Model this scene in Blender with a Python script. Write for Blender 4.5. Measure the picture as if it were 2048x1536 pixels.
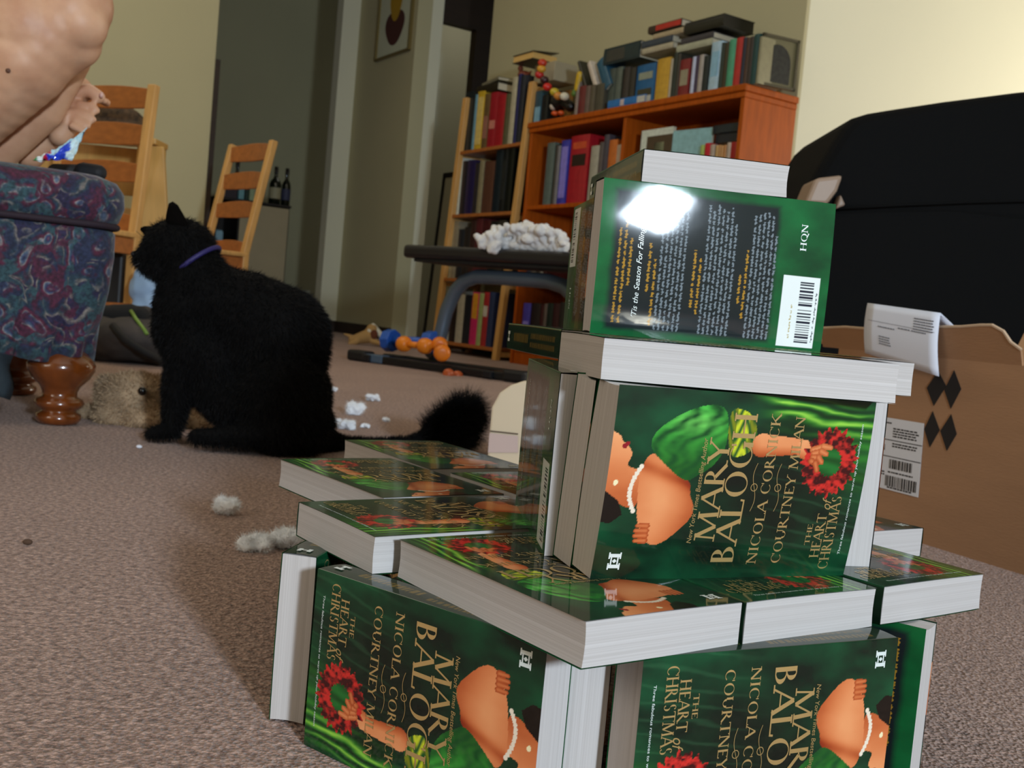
import bpy, bmesh, math, random
import numpy as np
from mathutils import Vector, Matrix, Euler, noise

for _o in list(bpy.data.objects):
    bpy.data.objects.remove(_o)
SC = bpy.context.scene
COL = SC.collection

# ------------------------------------------------------------------ camera
FPX, PITCH, ROLL, CAMH = 2150.0, 0.063, 0.091, 0.262
_cp, _sp, _c, _s = math.cos(PITCH), math.sin(PITCH), math.cos(ROLL), math.sin(ROLL)
FW = Vector((0, _cp, -_sp)); _up0 = Vector((0, _sp, _cp)); _r0 = Vector((1, 0, 0))
CR = _c * _r0 + _s * _up0
CU = -_s * _r0 + _c * _up0
CO = Vector((0, 0, CAMH))
cam_d = bpy.data.cameras.new('camera'); cam = bpy.data.objects.new('camera', cam_d); COL.objects.link(cam)
_m = Matrix.Identity(4)
for _i in range(3):
    _m[_i][0] = CR[_i]; _m[_i][1] = CU[_i]; _m[_i][2] = -FW[_i]; _m[_i][3] = CO[_i]
cam.matrix_world = _m
cam_d.sensor_width = 36; cam_d.lens = FPX / 2048 * 36; cam_d.clip_start = 0.02
cam_d.dof.use_dof = True; cam_d.dof.focus_distance = 0.62; cam_d.dof.aperture_fstop = 24
SC.camera = cam

# room axes: the bookcase wall runs along UA and faces -VB
PHI = math.radians(33)
UA = Vector((-math.sin(PHI), math.cos(PHI), 0)); VB = Vector((math.cos(PHI), math.sin(PHI), 0)); UP = Vector((0, 0, 1))
def AB(a, b, z=0.0): return UA * a + VB * b + UP * z

# ------------------------------------------------------------------ light
SC.view_settings.view_transform = 'Standard'; SC.view_settings.look = 'None'
SC.view_settings.gamma = 1; SC.view_settings.use_curve_mapping = False
SC.view_settings.exposure = -0.22
W = bpy.data.worlds.new('world'); SC.world = W; W.use_nodes = True
W.node_tree.nodes['Background'].inputs[0].default_value = (0.75, 0.85, 1.0, 1)
W.node_tree.nodes['Background'].inputs[1].default_value = 0.6
def area(name, a, b, z, w, h, power, color, tgt):
    d = bpy.data.lights.new(name, 'AREA'); d.shape = 'RECTANGLE'; d.size = w; d.size_y = h
    d.energy = power; d.color = color
    o = bpy.data.objects.new(name, d); COL.objects.link(o)
    o.location = AB(a, b, z)
    o.rotation_euler = (Vector(tgt) - o.location).to_track_quat('-Z', 'Z').to_euler()
    return o
WIN_A, WIN_B = -3.0, 0.05      # window in the wall behind the camera
area('window_daylight', WIN_A + 0.03, WIN_B - 0.1, 1.1, 0.25, 0.4, 185, (0.72, 0.86, 1.0), AB(WIN_A + 1, WIN_B, 1.1))
area('side_fill', 0.6, -3.1, 1.5, 2.2, 1.5, 46, (1.0, 0.88, 0.78), AB(2.5, 1.5, 0.4))  # added warm fill for left-facing surfaces, no window stands there
area('hall_fill', 8.2, 4.8, 3.2, 0.6, 0.6, 3, (1.0, 0.95, 0.8), AB(8.2, 4.8, 0))  # added fill to lift the dark hall beyond the doorway
area('right_wall_fill', 1.6, 6.4, 1.15, 1.5, 1.6, 90, (1.0, 0.93, 0.80), AB(2.6, 4.6, 1.1))  # warm fill without an opening behind it, brightens the pale right wall
area('ceiling_bounce', 4.6, 0.6, 3.3, 2.4, 2.4, 42, (1.0, 0.90, 0.70), AB(4.6, 0.6, 0))

# ------------------------------------------------------------------ helpers
def lin(c):
    if isinstance(c, str):
        c = c.lstrip('#'); c = tuple(int(c[i:i + 2], 16) for i in (0, 2, 4))
    return tuple(((v / 255) / 12.92 if v / 255 <= 0.04045 else ((v / 255 + 0.055) / 1.055) ** 2.4) for v in c) + (1.0,)
def mat(name, color, rough=0.7, metal=0.0, coat=0.0, bump=0.0, bscale=60, var=0.0, vscale=8, sheen=0.0, spec=0.5, stretch=None, coatr=0.05, noise_detail=3):
    m = bpy.data.materials.new(name); m.use_nodes = True; nt = m.node_tree; b = nt.nodes['Principled BSDF']
    b.inputs['Roughness'].default_value = rough; b.inputs['Metallic'].default_value = metal
    b.inputs['Coat Weight'].default_value = coat; b.inputs['Coat Roughness'].default_value = coatr
    b.inputs['Sheen Weight'].default_value = sheen; b.inputs['Specular IOR Level'].default_value = spec
    tc = nt.nodes.new('ShaderNodeTexCoord'); mp = nt.nodes.new('ShaderNodeMapping')
    nt.links.new(tc.outputs['Object'], mp.inputs['Vector'])
    if stretch: mp.inputs['Scale'].default_value = stretch
    nz = nt.nodes.new('ShaderNodeTexNoise'); nz.inputs['Scale'].default_value = vscale; nz.inputs['Detail'].default_value = noise_detail
    nt.links.new(mp.outputs[0], nz.inputs['Vector'])
    L = lin(color); rp = nt.nodes.new('ShaderNodeValToRGB')
    v = max(var, 0.02)
    rp.color_ramp.elements[0].position = 0.3; rp.color_ramp.elements[1].position = 0.7
    rp.color_ramp.elements[0].color = tuple(x * (1 - v) for x in L[:3]) + (1,)
    rp.color_ramp.elements[1].color = tuple(min(1, x * (1 + v)) for x in L[:3]) + (1,)
    nt.links.new(nz.outputs['Fac'], rp.inputs['Fac']); nt.links.new(rp.outputs['Color'], b.inputs['Base Color'])
    if bump:
        n2 = nt.nodes.new('ShaderNodeTexNoise'); n2.inputs['Scale'].default_value = bscale; n2.inputs['Detail'].default_value = 4
        nt.links.new(mp.outputs[0], n2.inputs['Vector'])
        bp = nt.nodes.new('ShaderNodeBump'); bp.inputs['Strength'].default_value = bump; bp.inputs['Distance'].default_value = 0.002
        nt.links.new(n2.outputs['Fac'], bp.inputs['Height']); nt.links.new(bp.outputs[0], b.inputs['Normal'])
    return m
def vcmat(name, rough=0.3, coat=0.0, metal=0.0, coatr=0.04, bump=0.0, bscale=40, spec=0.5):
    m = bpy.data.materials.new(name); m.use_nodes = True; nt = m.node_tree; b = nt.nodes['Principled BSDF']
    at = nt.nodes.new('ShaderNodeAttribute'); at.attribute_name = 'art'
    nt.links.new(at.outputs['Color'], b.inputs['Base Color'])
    b.inputs['Roughness'].default_value = rough; b.inputs['Coat Weight'].default_value = coat
    b.inputs['Coat Roughness'].default_value = coatr; b.inputs['Metallic'].default_value = metal; b.inputs['Specular IOR Level'].default_value = spec
    if bump:
        tc = nt.nodes.new('ShaderNodeTexCoord'); n2 = nt.nodes.new('ShaderNodeTexNoise'); n2.inputs['Scale'].default_value = bscale
        nt.links.new(tc.outputs['Object'], n2.inputs['Vector'])
        bp = nt.nodes.new('ShaderNodeBump'); bp.inputs['Strength'].default_value = bump; bp.inputs['Distance'].default_value = 0.001
        nt.links.new(n2.outputs['Fac'], bp.inputs['Height']); nt.links.new(bp.outputs[0], b.inputs['Normal'])
        nt.links.new(bp.outputs[0], b.inputs['Coat Normal'])
    return m
def tag(o, label=None, cat=None, group=None, kind=None):
    if label: o['label'] = label
    if cat: o['category'] = cat
    if group: o['group'] = group
    if kind: o['kind'] = kind
    return o
def empty(name, loc=(0, 0, 0), label=None, cat=None, group=None, mw=None):
    o = bpy.data.objects.new(name, None); COL.objects.link(o); o.empty_display_size = 0.02
    if mw is not None: o.matrix_world = mw
    else: o.location = loc
    return tag(o, label, cat, group)
def link(name, me, mats=None, parent=None):
    o = bpy.data.objects.new(name, me); COL.objects.link(o)
    if mats is not None:
        for m in (mats if isinstance(mats, (list, tuple)) else [mats]): me.materials.append(m)
    if parent is not None: o.parent = parent
    return o
class MB:
    """collects shapes into one mesh"""
    def __init__(s): s.bm = bmesh.new()
    def box(s, c, size, ax=None, bevel=0.0, mi=0, rot=None):
        """box centre c, full size, axes ax=(X,Y,Z)"""
        X, Y, Z = ax if ax else (Vector((1, 0, 0)), Vector((0, 1, 0)), Vector((0, 0, 1)))
        M = Matrix.Identity(4)
        for i in range(3): M[i][0] = X[i]; M[i][1] = Y[i]; M[i][2] = Z[i]; M[i][3] = c[i]
        if rot: M = M @ rot
        n0 = len(s.bm.faces)
        r = bmesh.ops.create_cube(s.bm, size=1, matrix=M @ Matrix.Diagonal((size[0], size[1], size[2], 1)))
        vs = r['verts']
        if bevel:
            es = list({e for v in vs for e in v.link_edges})
            bmesh.ops.bevel(s.bm, geom=es, offset=bevel, segments=2, affect='EDGES', profile=0.5)
        s.bm.faces.ensure_lookup_table()
        for f in s.bm.faces[n0:] if not bevel else s.bm.faces:
            if not bevel: f.material_index = mi
        return s
    def tube(s, pts, radii, n=12, caps=True):
        pts = [Vector(p) for p in pts]
        if not isinstance(radii, (list, tuple)): radii = [radii] * len(pts)
        rings = []; prev = None
        for i, p in enumerate(pts):
            t = (pts[min(i + 1, len(pts) - 1)] - pts[max(i - 1, 0)]).normalized()
            if prev is None:
                x = t.orthogonal().normalized()
            else:
                x = (prev - t * prev.dot(t))
                x = x.normalized() if x.length > 1e-6 else t.orthogonal().normalized()
            prev = x; y = t.cross(x)
            rings.append([s.bm.verts.new(p + (x * math.cos(2 * math.pi * k / n) + y * math.sin(2 * math.pi * k / n)) * radii[i]) for k in range(n)])
        for a, b in zip(rings, rings[1:]):
            for k in range(n): s.bm.faces.new((a[k], a[(k + 1) % n], b[(k + 1) % n], b[k]))
        if caps:
            s.bm.faces.new(rings[0][::-1]); s.bm.faces.new(rings[-1])
        return s
    def lathe(s, prof, origin=(0, 0, 0), n=32):
        o = Vector(origin); rings = []
        for r, z in prof:
            rings.append([s.bm.verts.new(o + Vector((max(r, 1e-4) * math.cos(2 * math.pi * k / n), max(r, 1e-4) * math.sin(2 * math.pi * k / n), z))) for k in range(n)])
        for a, b in zip(rings, rings[1:]):
            for k in range(n): s.bm.faces.new((a[k], a[(k + 1) % n], b[(k + 1) % n], b[k]))
        s.bm.faces.new(rings[0][::-1]); s.bm.faces.new(rings[-1])
        return s
    def prism(s, poly, depth):
        """poly: list of world points (planar), extruded by vector depth"""
        a = [s.bm.verts.new(Vector(p)) for p in poly]; b = [s.bm.verts.new(Vector(p) + Vector(depth)) for p in poly]
        s.bm.faces.new(a[::-1]); s.bm.faces.new(b)
        k = len(a)
        for i in range(k): s.bm.faces.new((a[i], a[(i + 1) % k], b[(i + 1) % k], b[i]))
        return s
    def grid(s, P):
        """P[i][j] points"""
        V = [[s.bm.verts.new(p) for p in row] for row in P]
        for i in range(len(V) - 1):
            for j in range(len(V[0]) - 1): s.bm.faces.new((V[i][j], V[i + 1][j], V[i + 1][j + 1], V[i][j + 1]))
        return s
    def build(s, name, mats, parent=None, smooth=False, bevel=0.0, solid=0.0, sub=0, bseg=2):
        bmesh.ops.recalc_face_normals(s.bm, faces=s.bm.faces)
        me = bpy.data.meshes.new(name); s.bm.to_mesh(me); s.bm.free()
        if smooth: me.shade_smooth()
        o = link(name, me, mats, parent)
        if solid:
            md = o.modifiers.new('solid', 'SOLIDIFY'); md.thickness = solid; md.offset = 0
        if bevel:
            md = o.modifiers.new('bevel', 'BEVEL'); md.width = bevel; md.segments = bseg; md.limit_method = 'ANGLE'; md.angle_limit = 0.6
        if sub:
            md = o.modifiers.new('sub', 'SUBSURF'); md.levels = sub; md.render_levels = sub
        return o
def blob_mesh(name, items, voxel=0.006, smooth=6, post=None):
    """one continuous surface from spheres and tapered capsules"""
    bm = bmesh.new()
    def sph(p, r, sc=None):
        M = Matrix.Translation(Vector(p))
        if sc is not None: M = M @ sc
        bmesh.ops.create_icosphere(bm, subdivisions=3, radius=r, matrix=M)
    for it in items:
        if it[0] == 's': sph(it[1], it[2])
        elif it[0] == 'e':   # ellipsoid p, (rx,ry,rz), rotation euler
            M = Euler(it[3] if len(it) > 3 else (0, 0, 0)).to_matrix().to_4x4() @ Matrix.Diagonal((it[2][0], it[2][1], it[2][2], 1))
            sph(it[1], 1.0, M)
        elif it[0] == 'c':
            p0, r0, p1, r1 = Vector(it[1]), it[2], Vector(it[3]), it[4]
            k = max(2, int((p1 - p0).length / (min(r0, r1) * 0.4)))
            for i in range(k + 1): sph(p0.lerp(p1, i / k), r0 + (r1 - r0) * i / k)
    me = bpy.data.meshes.new(name + '_src'); bm.to_mesh(me); bm.free()
    o = bpy.data.objects.new('tmp', me); COL.objects.link(o)
    md = o.modifiers.new('r', 'REMESH'); md.mode = 'VOXEL'; md.voxel_size = voxel; md.use_smooth_shade = True
    if smooth:
        ms = o.modifiers.new('s', 'SMOOTH'); ms.factor = 0.5; ms.iterations = smooth
    dg = bpy.context.evaluated_depsgraph_get()
    out = bpy.data.meshes.new_from_object(o.evaluated_get(dg), depsgraph=dg)
    out.name = name; bpy.data.objects.remove(o)
    out.shade_smooth()
    return out
def ray(px, py): return FW + CR * ((px - 1024) / FPX) - CU * ((py - 768) / FPX)
def atY(px, py, Y):
    d = ray(px, py); return CO + d * (Y / d.y)
def onfloor(px, py, z=0.0):
    d = ray(px, py); return CO + d * ((z - CAMH) / d.z)
def onplane(px, py, n, k):
    d = ray(px, py); return CO + d * ((k - n.dot(CO)) / n.dot(d))
def fur(name, me, n, length, width, m, parent, seed=1, lean=(0, 0, -0.6), jitter=0.5, keep=None, grow=None):
    """short hairs as tapered slivers rooted on the surface"""
    rng = np.random.default_rng(seed)
    me.calc_loop_triangles()
    tr = np.empty(len(me.loop_triangles) * 3, dtype=np.int32); me.loop_triangles.foreach_get('vertices', tr); tr = tr.reshape(-1, 3)
    vc = np.empty(len(me.vertices) * 3); me.vertices.foreach_get('co', vc); vc = vc.reshape(-1, 3)
    A, B, C = vc[tr[:, 0]], vc[tr[:, 1]], vc[tr[:, 2]]
    nr = np.cross(B - A, C - A); ar = np.linalg.norm(nr, axis=1); nr /= (ar[:, None] + 1e-12)
    cen = (A + B + C) / 3
    w = ar.copy()
    if keep is not None: w = w * keep(cen)
    idx = rng.choice(len(tr), n, p=w / w.sum())
    r1, r2 = rng.random(n), rng.random(n); fl = r1 + r2 > 1; r1[fl] = 1 - r1[fl]; r2[fl] = 1 - r2[fl]
    P = A[idx] + (B[idx] - A[idx]) * r1[:, None] + (C[idx] - A[idx]) * r2[:, None]
    N = nr[idx]; d = N + np.array(lean) * 1.0 + rng.normal(0, jitter * 0.5, (n, 3))
    d /= np.linalg.norm(d, axis=1)[:, None]
    Ls = length * rng.uniform(0.5, 1.2, n)
    if grow is not None: Ls = Ls * grow(P)
    side = np.cross(d, rng.normal(0, 1, (n, 3))); side /= np.linalg.norm(side, axis=1)[:, None] + 1e-9
    V = np.empty((n * 3, 3)); V[0::3] = P - side * width * 0.5 - N * 0.001; V[1::3] = P + side * width * 0.5 - N * 0.001
    V[2::3] = P + d * Ls[:, None]
    m2 = bpy.data.meshes.new(name); m2.vertices.add(n * 3); m2.vertices.foreach_set('co', V.ravel())
    m2.loops.add(n * 3); m2.loops.foreach_set('vertex_index', np.arange(n * 3, dtype=np.int32))
    m2.polygons.add(n); m2.polygons.foreach_set('loop_start', np.arange(0, n * 3, 3, dtype=np.int32))
    try: m2.polygons.foreach_set('loop_total', np.full(n, 3, dtype=np.int32))
    except Exception: pass
    m2.update(calc_edges=True)
    o = link(name, m2, m, parent); o['kind'] = 'stuff'
    return o
# ------------------------------------------------------------------ materials of the room
M = {}
M['wall'] = mat('wall_paint', '#b9b28e', 0.85, bump=0.08, bscale=300, var=0.03, vscale=1.5)
M['wall_white'] = mat('wall_paint_pale', '#dedcc4', 0.85, bump=0.08, bscale=300, var=0.02, vscale=1.5)
M['wood_dark'] = mat('dark_stained_wood', '#2a1c10', 0.5, var=0.2, vscale=6, stretch=(1, 1, 8))
M['brown'] = mat('cherry_wood', '#a85010', 0.5, spec=0.15, var=0.16, vscale=9, stretch=(6, 6, 0.8))
M['pine'] = mat('pine_wood', '#d2a05c', 0.5, coat=0.15, coatr=0.25, var=0.14, vscale=9, stretch=(6, 6, 0.7))
M['pine_dark'] = mat('pine_amber', '#a8642c', 0.5, coat=0.15, coatr=0.25, var=0.15, vscale=9, stretch=(1, 6, 5))
def carpet_mat():
    m = bpy.data.materials.new('carpet_pile'); m.use_nodes = True; nt = m.node_tree; b = nt.nodes['Principled BSDF']
    tc = nt.nodes.new('ShaderNodeTexCoord')
    n1 = nt.nodes.new('ShaderNodeTexNoise'); n1.inputs['Scale'].default_value = 170; n1.inputs['Detail'].default_value = 5; n1.inputs['Roughness'].default_value = 0.7
    n2 = nt.nodes.new('ShaderNodeTexNoise'); n2.inputs['Scale'].default_value = 3.0
    n3 = nt.nodes.new('ShaderNodeTexVoronoi'); n3.inputs['Scale'].default_value = 330
    for n in (n1, n2, n3): nt.links.new(tc.outputs['Object'], n.inputs['Vector'])
    r = nt.nodes.new('ShaderNodeValToRGB'); e = r.color_ramp.elements
    e[0].position = 0.36; e[0].color = lin('#6a4c3e'); e[1].position = 0.64; e[1].color = lin('#d6b09e')
    k = e.new(0.5); k.color = lin('#a98676')
    nt.links.new(n1.outputs['Fac'], r.inputs['Fac'])
    mx = nt.nodes.new('ShaderNodeMix'); mx.data_type = 'RGBA'; mx.blend_type = 'MULTIPLY'; mx.inputs[0].default_value = 0.5
    r2 = nt.nodes.new('ShaderNodeValToRGB'); r2.color_ramp.elements[0].position = 0.3; r2.color_ramp.elements[1].position = 0.7
    r2.color_ramp.elements[0].color = (0.72, 0.70, 0.68, 1); r2.color_ramp.elements[1].color = (1, 1, 1, 1)
    nt.links.new(n2.outputs['Fac'], r2.inputs['Fac']); nt.links.new(r.outputs['Color'], mx.inputs[6]); nt.links.new(r2.outputs['Color'], mx.inputs[7])
    nt.links.new(mx.outputs[2], b.inputs['Base Color']); b.inputs['Roughness'].default_value = 0.95; b.inputs['Sheen Weight'].default_value = 0.3
    b.inputs['Specular IOR Level'].default_value = 0.1
    ad = nt.nodes.new('ShaderNodeMath'); ad.operation = 'ADD'
    nt.links.new(n1.outputs['Fac'], ad.inputs[0]); nt.links.new(n3.outputs['Distance'], ad.inputs[1])
    bp = nt.nodes.new('ShaderNodeBump'); bp.inputs['Strength'].default_value = 0.9; bp.inputs['Distance'].default_value = 0.004
    nt.links.new(ad.outputs[0], bp.inputs['Height']); nt.links.new(bp.outputs[0], b.inputs['Normal'])
    return m
M['carpet'] = carpet_mat()
M['ceil'] = mat('ceiling_paint', '#d8d4c4', 0.9)

RB = (UA, VB, UP)
def abbox(name, a0, a1, b0, b1, z0, z1, m, parent=None, bevel=0.0, kind='structure'):
    mb = MB(); mb.box(AB((a0 + a1) / 2, (b0 + b1) / 2, (z0 + z1) / 2), (abs(a1 - a0), abs(b1 - b0), z1 - z0), RB)
    o = mb.build(name, m, parent, bevel=bevel)
    if kind and parent is None: o['kind'] = kind
    return o
abbox('floor', -3.2, 12.2, -3.2, 7.4, -0.06, 0.0, M['carpet'])
abbox('ceiling', -3.2, 12.2, -3.2, 7.4, 3.4, 3.46, M['ceil'])
KB = 3.577            # plane of the bookcase wall
abbox('wall_bookcase', 3.42, 6.13, KB, KB + 0.02, 0, 3.4, M['wall'])
abbox('wall_right', 3.42, 3.54, KB + 0.02, 7.4, 0, 3.4, M['wall_white'])
abbox('wall_picture', 7.22, 8.25, KB, KB + 0.12, 0, 3.4, M['wall'])
abbox('wall_stub', 8.25, 8.37, KB - 0.15, KB + 0.12, 0, 3.4, M['wall_white'])
# passage wall behind the bookcase wall, with a doorway
_p = onplane(888, 20, UA, 7.22); DB0 = VB.dot(_p)
abbox('wall_passage', 7.22, 7.34, KB + 0.12, DB0, 0, 3.4, M['wall_white'])
abbox('wall_hall', 8.9, 9.0, 3.9, 6.5, 0, 3.4, M['wall_white'])
abbox('wall_passage_side', 6.1, 9.0, 5.6, 5.7, 0, 3.4, M['wall'])
_q = onplane(930, 30, UA, 7.22)
DZ = onplane(890, 42, UA, 7.22).z
d1 = empty('door_1', AB(7.22, DB0, 0)); d1['kind'] = 'structure'
def wchild(o, parent):
    o.parent = parent; o.matrix_parent_inverse = parent.matrix_world.inverted(); return o
bpy.context.view_layer.update()
for nm, (b0, b1, z0, z1) in dict(header=(DB0 - 0.02, 5.3, DZ, DZ + 0.1), jamb=(VB.dot(onplane(953, 90, UA, 7.22)), VB.dot(onplane(953, 90, UA, 7.22)) + 0.3, 0, DZ), upper_panel=(DB0 - 0.02, 5.3, DZ + 0.1, 3.4)).items():
    o = abbox(nm, 7.24, 7.32, b0, b1, z0, z1, M['wood_dark'], kind=None); o.location = (0, 0, 0)
    wchild(o, d1)
# left wall, its end beyond the chairs, the far room behind it
_e = onplane(437, 30, UA, 6.5)
LB = VB.dot(_e)
abbox('wall_left', 6.5, 6.62, -3.2, LB, 0, 3.4, M['wall'])
abbox('wall_far', 10.4, 10.5, -3.2, 7.4, 0, 3.4, M['wall'])
abbox('wall_side', -3.2, 12.2, -3.3, -3.2, 0, 3.4, M['wall'])
abbox('wall_outer', -3.2, 3.42, 7.4, 7.5, 0, 3.4, M['wall'])
# wall behind the camera with its window
abbox('wall_rear', -3.2, WIN_A, -3.2, WIN_B - 0.28, 0, 3.4, M['wall'])
abbox('wall_rear_b', -3.2, WIN_A, WIN_B + 0.08, 7.4, 0, 3.4, M['wall'])
abbox('wall_rear_c', -3.2, WIN_A, WIN_B - 0.28, WIN_B + 0.08, 0, 0.84, M['wall'])
abbox('wall_rear_d', -3.2, WIN_A, WIN_B - 0.28, WIN_B + 0.08, 1.36, 3.4, M['wall'])
for i, (a0, a1, b0, b1) in enumerate([(3.42, 6.13, KB - 0.015, KB), (7.22, 8.25, KB - 0.015, KB), (8.235, 8.25, KB - 0.165, KB - 0.015), (6.485, 6.5, -3.1, LB), (10.385, 10.4, -3.1, 7.3)]):
    abbox(['baseboard_bookcase', 'baseboard_picture', 'baseboard_stub', 'baseboard_left', 'baseboard_far'][i], a0, a1, b0, b1, 0.0, 0.09, M['wood_dark'])
tr = abbox('trim_1', 6.49, 6.62, LB, LB + 0.03, 0, 1.62, M['wood_dark'])

# ------------------------------------------------------------------ picture on the wall
def wall_picture():
    z0 = 2.14
    r = empty('framed_picture', AB(7.58, KB - 0.012, z0), 'framed print of a yellow and maroon tulip-like shape on the wall', 'picture')
    bpy.context.view_layer.update()
    a0, a1 = 7.28, 7.86
    fm = mat('thin_brass_frame', '#8a7a4c', 0.4, metal=0.5); pm = mat('print_paper', '#c9cdb4', 0.7)
    for (x0, x1, za, zb) in ((a0, a0 + 0.015, z0, z0 + 0.6), (a1 - 0.015, a1, z0, z0 + 0.6), (a0, a1, z0, z0 + 0.015), (a0, a1, z0 + 0.585, z0 + 0.6)):
        pass
    mb = MB()
    for (x0, x1, za, zb) in ((a0, a0 + 0.015, z0, z0 + 0.56), (a1 - 0.015, a1, z0, z0 + 0.56), (a0, a1, z0, z0 + 0.015), (a0, a1, z0 + 0.545, z0 + 0.56)):
        mb.box(AB((x0 + x1) / 2, KB - 0.0125, (za + zb) / 2), (x1 - x0, 0.025, zb - za), RB)
    wchild(mb.build('frame', fm), r)
    mb = MB(); mb.box(AB((a0 + a1) / 2, KB - 0.006, z0 + 0.28), (a1 - a0 - 0.02, 0.006, 0.54), RB); pr = wchild(mb.build('print', pm), r)
    def blobshape(cx, cz, rx, rz, m, nm, off):
        mb = MB(); pts = []
        for k in range(28):
            t = 2 * math.pi * k / 28; rr = 1 + 0.08 * math.sin(3 * t)
            pts.append(AB(cx + rx * rr * math.cos(t), KB - off, cz + rz * rr * math.sin(t)))
        mb.prism(pts, -VB * 0.001); o = mb.build(nm, m); o.parent = pr; return o
    blobshape(7.57, z0 + 0.22, 0.16, 0.13, mat('maroon_ink', '#4c2620', 0.8), 'maroon_shape', 0.0095)
    blobshape(7.57, z0 + 0.40, 0.10, 0.13, mat('yellow_ink', '#b08a1c', 0.8), 'yellow_shape', 0.011)
wall_picture()

# ------------------------------------------------------------------ case furniture
def part(mb, nm, m, root, **kw): return wchild(mb.build(nm, m, **kw), root)
def brown_bookcase():
    r = empty('bookcase', AB(4.23, 3.25, 0), 'low wide reddish brown wooden bookcase against the wall, books on top', 'bookcase')
    bpy.context.view_layer.update()
    a0, a1, b0, b1, H = 3.41, 5.06, 3.255, 3.57, 1.33
    def bx(nm, A0, A1, B0, B1, z0, z1, bev=0.002):
        mb = MB(); mb.box(AB((A0 + A1) / 2, (B0 + B1) / 2, (z0 + z1) / 2), (A1 - A0, B1 - B0, z1 - z0), RB)
        return part(mb, nm, M['brown'], r, bevel=bev)
    bx('top', a0 - 0.012, a1 + 0.012, b0 - 0.015, b1, H - 0.03, H, 0.006)
    bx('top_moulding', a0 - 0.004, a1 + 0.004, b0 - 0.006, b1, H - 0.055, H - 0.03, 0.004)
    bx('side_panel', a0, a0 + 0.022, b0, b1, 0, H - 0.055); bx('side_panel', a1 - 0.022, a1, b0, b1, 0, H - 0.055)
    bx('divider', 4.215, 4.237, b0 + 0.004, b1, 0.08, H - 0.055)
    bx('back_panel', a0 + 0.022, a1 - 0.022, b1 - 0.008, b1, 0.0, H - 0.055)
    for z in (0.09, 0.475, 0.875):
        bx('shelf', a0 + 0.022, 4.215, b0 + 0.006, b1 - 0.008, z - 0.022, z); bx('shelf', 4.237, a1 - 0.022, b0 + 0.006, b1 - 0.008, z - 0.022, z)
    bx('plinth', a0 + 0.022, a1 - 0.022, b0 + 0.01, b0 + 0.03, 0, 0.068)
brown_bookcase()
PA0, PA1, PB0, PB1, PH = 5.20, 5.98, 3.25, 3.53, 1.56
SHEAR = 0.085        # the shelving unit is racked towards the bookcase
def pine_shift(p):
    p = Vector(p); return p - UA * (SHEAR * p.z)
PZ = (0.07, 0.46, 0.85, 1.235)
def pine_shelf():
    r = empty('shelving_unit', AB(5.6, 3.25, 0), 'tall pine shelving unit leaning against the brown bookcase', 'shelves')
    bpy.context.view_layer.update()
    def bx(nm, A0, A1, B0, B1, z0, z1, m=None):
        mb = MB(); mb.box(AB((A0 + A1) / 2, (B0 + B1) / 2, (z0 + z1) / 2), (A1 - A0, B1 - B0, z1 - z0), RB)
        for v in mb.bm.verts: v.co = pine_shift(v.co)
        return part(mb, nm, m or M['pine'], r, bevel=0.002)
    for A in (PA0, PA1 - 0.045):
        for B in (PB0, PB1 - 0.03): bx('post', A, A + 0.045, B, B + 0.03, 0, PH)
        for z in PZ: bx('side_rail', A + 0.012, A + 0.03, PB0 + 0.03, PB1 - 0.03, z - 0.05, z - 0.022)
        bx('side_rail', A + 0.012, A + 0.03, PB0 + 0.03, PB1 - 0.03, PH - 0.06, PH - 0.02)
    for z in PZ: bx('shelf', PA0 + 0.045, PA1 - 0.045, PB0 + 0.004, PB1 - 0.004, z - 0.02, z, M['pine_dark'])
pine_shelf()
def leaning_frame():
    r = empty('leaning_frame', AB(6.02, 3.35, 0), 'tall black-framed panel standing left of the pine shelving unit', 'frame')
    bpy.context.view_layer.update()
    X = UA; Z = (UP - UA * 0.09).normalized(); ax = (X, VB, Z)
    bmk = mat('black_frame_wood', '#100e0c', 0.4); gl = mat('grey_backing', '#7d7a66', 0.3, coat=0.5)
    base = AB(6.06, 3.42, 0)
    mb = MB()
    for (x, z, w, h) in ((0, 0.58, 0.03, 1.16), (0.34, 0.58, 0.03, 1.16), (0.17, 0.015, 0.37, 0.03), (0.17, 1.145, 0.37, 0.03)):
        mb.box(base + X * x + Z * z, (w, 0.02, h), ax)
    part(mb, 'frame', bmk, r)
    mb = MB(); mb.box(base + X * 0.17 + Z * 0.58, (0.32, 0.006, 1.12), ax); part(mb, 'panel', gl, r)
leaning_frame()

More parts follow.
